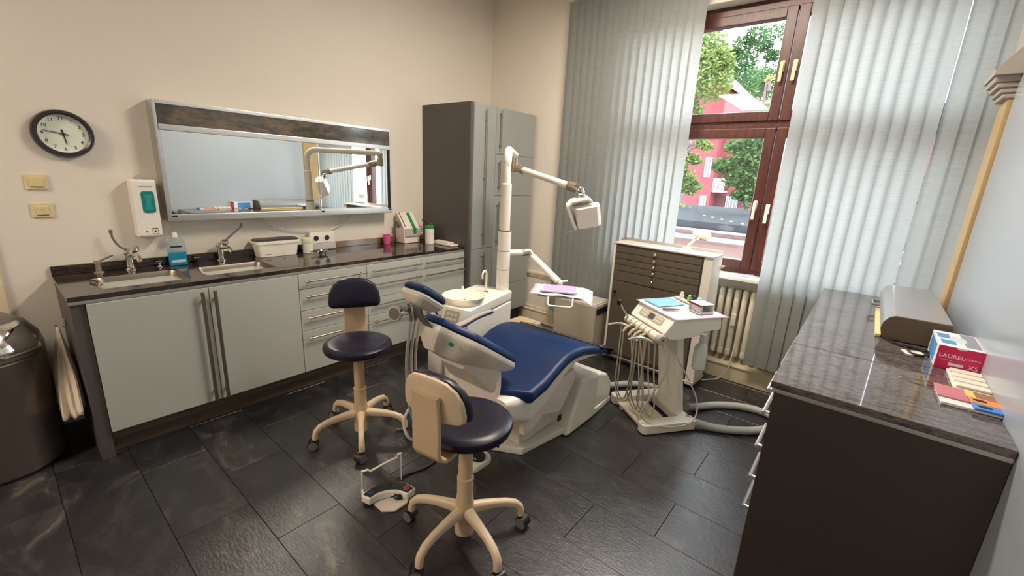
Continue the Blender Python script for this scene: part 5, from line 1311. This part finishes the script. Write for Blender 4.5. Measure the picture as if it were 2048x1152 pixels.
# ------------------------------------------------------------------ outside
S = 1.8
def zo(z): return 1.565+(z-1.565)*S
GZ = -7.0
b = B(); b.box((4.6, -60, GZ-.3), (120, 90, GZ)); o = b.build('ground', 'grass_ground', smooth=0); o['kind'] = 'structure'
bld = thing('apartment_house', 'red apartment house with white windows and balconies outside the window', 'building', (38, 10, GZ))
XA = 20*S
b = B(); yA0, yA1 = 5.53*S, 9.5*S; pk = 6.4*S
b.prism([(yA0, GZ), (yA1, GZ), (yA1, zo(5.3)), (pk, zo(6.4)), (yA0, zo(5.45))], lambda u, v, d: (d, u, v), XA, XA+9); b.build('front_wing', 'house_red', bld, smooth=0)
b = B(); b.box((XA+1.3, -2, GZ), (XA+9, yA0, zo(3.75))); b.build('rear_wing', 'house_red', bld, smooth=0)
b = B(); b.prism([(yA0-.5, zo(5.30)), (pk, zo(6.42)), (yA1+.5, zo(5.25)), (yA1+.5, zo(5.35)), (pk, zo(6.55)), (yA0-.5, zo(5.42))], lambda u, v, d: (d, u, v), XA-.5, XA+9.2); b.build('roof', 'roof_tile', bld, smooth=0)
b = B(); b.box((XA+.9, -2, zo(3.75)), (XA+9, yA0, zo(3.9))); b.build('roof', 'roof_tile', bld, smooth=0)
def hwin(x, ya, yb, za, zb):
    f = B(); f.box((x-.06, ya*S-.07, zo(za)-.1), (x+.02, yb*S+.07, zo(zb)+.08)); fo2 = f.build('window', 'house_white', bld, smooth=0)
    g = B(); g.box((x-.08, ya*S, zo(za)), (x-.055, yb*S, zo(zb))); g.build('pane', 'house_pane', fo2, smooth=0)
    g = B(); g.box((x-.095, (ya+yb)/2*S-.03, zo(za)), (x-.075, (ya+yb)/2*S+.03, zo(zb))); g.build('glazing_bar', 'house_white', fo2, smooth=0)
for za, zb in ((1.95, 2.65), (.34, 1.06), (3.5, 4.2), (-1.2, -.5)):
    hwin(XA, 5.70, 5.88, za, zb); hwin(XA, 7.2, 7.6, za, zb)
for za, zb in ((.52, 1.10), (2.1, 2.6), (-1.0, -.3)):
    hwin(XA+1.3, 4.63, 4.84, za, zb); hwin(XA+1.3, 4.95, 5.07, za, zb); hwin(XA+1.3, 3.3, 3.6, za, zb); hwin(XA+1.3, 3.75, 3.95, za, zb)
hwin(XA, 5.62, 5.84, 5.08, 5.2)
def balcony(ya, yb, z0, z1, door_top):
    g = B(); g.box((XA+1.22, ya*S, zo(z0)+.1), (XA+1.32, yb*S-.08, zo(door_top))); g.build('recess_shade', 'house_red_shaded', bld, smooth=0)  # flat panel on the wall; balcony recess shade put into its darker red
    f = B(); f.box((XA+.1, ya*S, zo(z0)-.12), (XA+1.3, yb*S, zo(z0))); f.box((XA+.1, ya*S, zo(z1)-.05), (XA+.16, yb*S, zo(z1)+.03)); f.box((XA+.1, ya*S, zo(z1)-.3), (XA+.14, yb*S, zo(z1)-.25))
    n_ = 8
    for k in range(n_+1):
        yy = ya*S+(yb-ya)*S*k/n_; f.box((XA+.11, yy-.025, zo(z0)), (XA+.15, yy+.025, zo(z1)))
    f.build('balcony', 'house_white', bld, smooth=0)
for z0, z1, dt in ((-.08, .42, 1.15), (1.35, 1.85, 2.75), (-1.6, -1.1, -.4)):
    balcony(5.05, 5.5, z0, z1, dt); balcony(4.2, 4.53, z0, z1, dt)
b = B(); b.tube([(XA+1.2, 4.57*S, GZ), (XA+1.2, 4.57*S, zo(3.7))], .06, 6); b.build('downpipe', 'gutter_grey', bld)
# pale low building behind
bl2 = thing('pale_building', 'pale cream flat building with green hedge roof far behind the trees', 'building', (80, 14, GZ))
k = 4.0
def zk(z): return 1.565+(z-1.565)*k
b = B(); b.box((20*k, 1.5*k, zk(4.72)), (20*k+8, 5.46*k, zk(5.10))); b.build('wall', 'cream_wall', bl2, smooth=0)
b = B(); b.box((20*k+.2, 1.5*k, GZ), (20*k+8, 5.40*k, zk(4.72))); b.build('lower_wall', 'leaf_far', bl2, smooth=0)
b = B(); b.box((20*k-.2, 1.5*k, zk(5.10)), (20*k+8, 5.5*k, zk(5.16))); b.build('roof', 'gutter_grey', bl2, smooth=0)
# flat roof close below the window
m = thing('flat_roof_annex', 'low annex with grey flat roof and brown fascia just outside', 'building', (10, 2.5, GZ))
b = B(); b.box((9.2, -6, GZ), (16, 9, .60)); b.build('wall', 'fascia_brown', m, smooth=0)
b = B(); b.box((9.0, -6, .72), (16.2, 9, .86)); b.build('roof', 'flat_roof', m, smooth=0)
b = B(); b.box((8.98, -6, .60), (9.2, 9, .72)); b.build('fascia', 'fascia_brown', m, smooth=0)
b = B(); b.tube([(8.94, -6, .55), (8.94, 9, .55)], .05, 8); b.tube([(8.94, -6, .70), (8.94, 9, .70)], .025, 6); b.build('gutter', 'gutter_grey', m)
for k_ in range(5):
    b = B(); b.box((9.4+.35*k_, 1.9+.28*k_, .86), (9.44+.35*k_, 1.95+.28*k_, .875)); b.build('roof_bracket', 'house_white', m, smooth=0)
# trees
def tree(label, x, y, z0, ztop, blobs, n, size, mat, group='trees outside the window', seed=1):
    rnd = random.Random(seed)
    t = thing('tree', label, 'tree', (x, y, z0), 0, group)
    tr = B(); tr.tube([(x, y, z0), (x+.05, y, (z0+ztop)/2), (x, y+.1, ztop)], [.16, .11, .03], 8)
    for (bx_, by_, bz_, br_) in blobs: tr.tube([(x, y, min(bz_-.2, ztop)-.8*br_), ((x+bx_)/2, (y+by_)/2, bz_-.2*br_), (bx_, by_, bz_)], [.05, .035, .015], 6)
    tr.build('trunk', 'bark', t)
    lf_ = B()
    vs, fs = [], []
    for i in range(n):
        bb_ = blobs[i % len(blobs)]
        while True:
            p = V((rnd.uniform(-1, 1), rnd.uniform(-1, 1), rnd.uniform(-1, 1)))
            if p.length < 1: break
        p = V(bb_[:3])+V((p.x, p.y, p.z*.75))*bb_[3]
        e = Euler((rnd.uniform(-.9, .9), rnd.uniform(-.9, .9), rnd.uniform(0, 6.28))).to_matrix(); s = size*rnd.uniform(.6, 1.3); k = len(vs)
        for q_ in ((-.5, 0, 0), (0, -.32, .06), (.5, 0, 0), (0, .32, .06)): vs.append(tuple(p+e @ (V(q_)*s)))
        fs.append((k, k+1, k+2, k+3))
    lf_._add(vs, fs); lf_.build('foliage', mat, t, smooth=0, stuff=True)
def on(yx, zx, x):   # scale a point measured at x = 20 to distance x
    f_ = x/20; return (x, yx*f_, 1.565+(zx-1.565)*f_)
tree('light yellow green tree left of the upper window pane', *on(6.7, 5, 31)[:2], GZ, zo(6.6), [(*on(6.9, 7.2, 31), 1.7), (*on(6.6, 6.4, 31), 1.9), (*on(6.3, 5.6, 31), 1.5), (*on(7.4, 6.6, 31), 2.2), (*on(6.1, 6.3, 31), 1.1), (*on(7.0, 4.6, 31), 1.0)], 6500, .30, 'leaf_light', seed=2)
tree('tall thin tree with bare trunk in the middle of the upper pane', *on(4.95, 5, 50)[:2], GZ, on(4.95, 8.0, 50)[2], [(*on(5.2, 6.9, 50), 1.2), (*on(4.75, 7.2, 50), 1.3), (*on(5.0, 6.3, 50), 1.3), (*on(5.5, 6.6, 50), .9), (*on(4.9, 5.7, 50), 2.0), (*on(5.4, 5.6, 50), 1.6)], 3600, .30, 'leaf_mid', seed=3)
tree('tall thin tree at the right of the upper pane', *on(4.25, 5, 58)[:2], GZ, on(4.25, 8.0, 58)[2], [(*on(4.45, 6.8, 58), 1.0), (*on(3.9, 7.2, 58), 1.4), (*on(4.1, 6.4, 58), .9), (*on(3.9, 5.7, 58), 1.7), (*on(4.4, 5.6, 58), 1.8), (*on(4.1, 5.3, 58), 1.6)], 3400, .30, 'leaf_mid', seed=4)
rm = random.Random(21)
def sprays(spec, x, n, r0, r1_):
    out = []
    for (y0, z0, y1, z1) in spec:
        for i in range(n):
            t_ = (i+rm.random())/n; p = on(y0+(y1-y0)*t_+rm.uniform(-.07, .07), z0+(z1-z0)*t_+rm.uniform(-.09, .09), x); out.append((*p, rm.uniform(r0, r1_)))
    return out
tree('green maple with branches across the lower window pane', *on(3.2, 1, 13)[:2], GZ, on(3.4, 3.0, 13)[2], sprays([(3.9, 3.3, 5.1, 3.1), (4.0, 2.7, 5.0, 2.35), (4.0, 2.5, 4.7, 1.9), (3.9, 2.0, 4.9, 1.75), (3.9, 1.7, 4.35, 1.25), (4.9, 2.35, 5.3, 2.4), (4.0, 3.2, 4.5, 2.6), (3.6, 2.6, 3.9, .9)], 13, 7, .14, .33), 5200, .13, 'leaf_mid', seed=5)
tree('pale leaved branch tree at the left of the lower window pane', *on(7.2, 1, 14)[:2], GZ, on(7.2, 2.6, 14)[2], sprays([(6.9, 2.1, 6.0, 1.4), (6.9, 1.7, 6.2, 1.25), (6.8, 2.75, 6.2, 2.6), (6.9, .5, 6.4, .3), (6.4, 3.3, 5.9, 3.2), (7.3, 2.4, 6.6, 1.9)], 14, 6, .13, .28), 2400, .125, 'leaf_light', seed=6)
tree('slim shrub with yellow leaves at the right of the panes', *on(4.0, 1, 15)[:2], GZ, on(4.0, 5.6, 15)[2], [(*on(4.08, 2.98, 15), .14), (*on(4.05, 5.6, 15), .16)], 46, .10, 'leaf_yellow', seed=7)
tree('broad dark tree behind the red house', *on(5.6, 5, 70)[:2], GZ, on(5.6, 5.8, 70)[2], [(*on(5.2, 5.6, 70), 3.2), (*on(5.9, 5.8, 70), 2.6), (*on(4.4, 5.4, 70), 3.0), (*on(6.6, 5.6, 70), 3.0)], 3500, .5, 'leaf_far', seed=8)
# tree south of the window, seen in the mirror
tree('big green tree standing to the right outside the window', 17, -3.5, GZ, 3.2, [(17, -3.5, 2.2, 1.9), (17.5, -5.2, 1.6, 1.8), (16.5, -1.9, 1.5, 1.4), (17, -4.2, .2, 1.8)], 4200, .26, 'leaf_mid', seed=9)
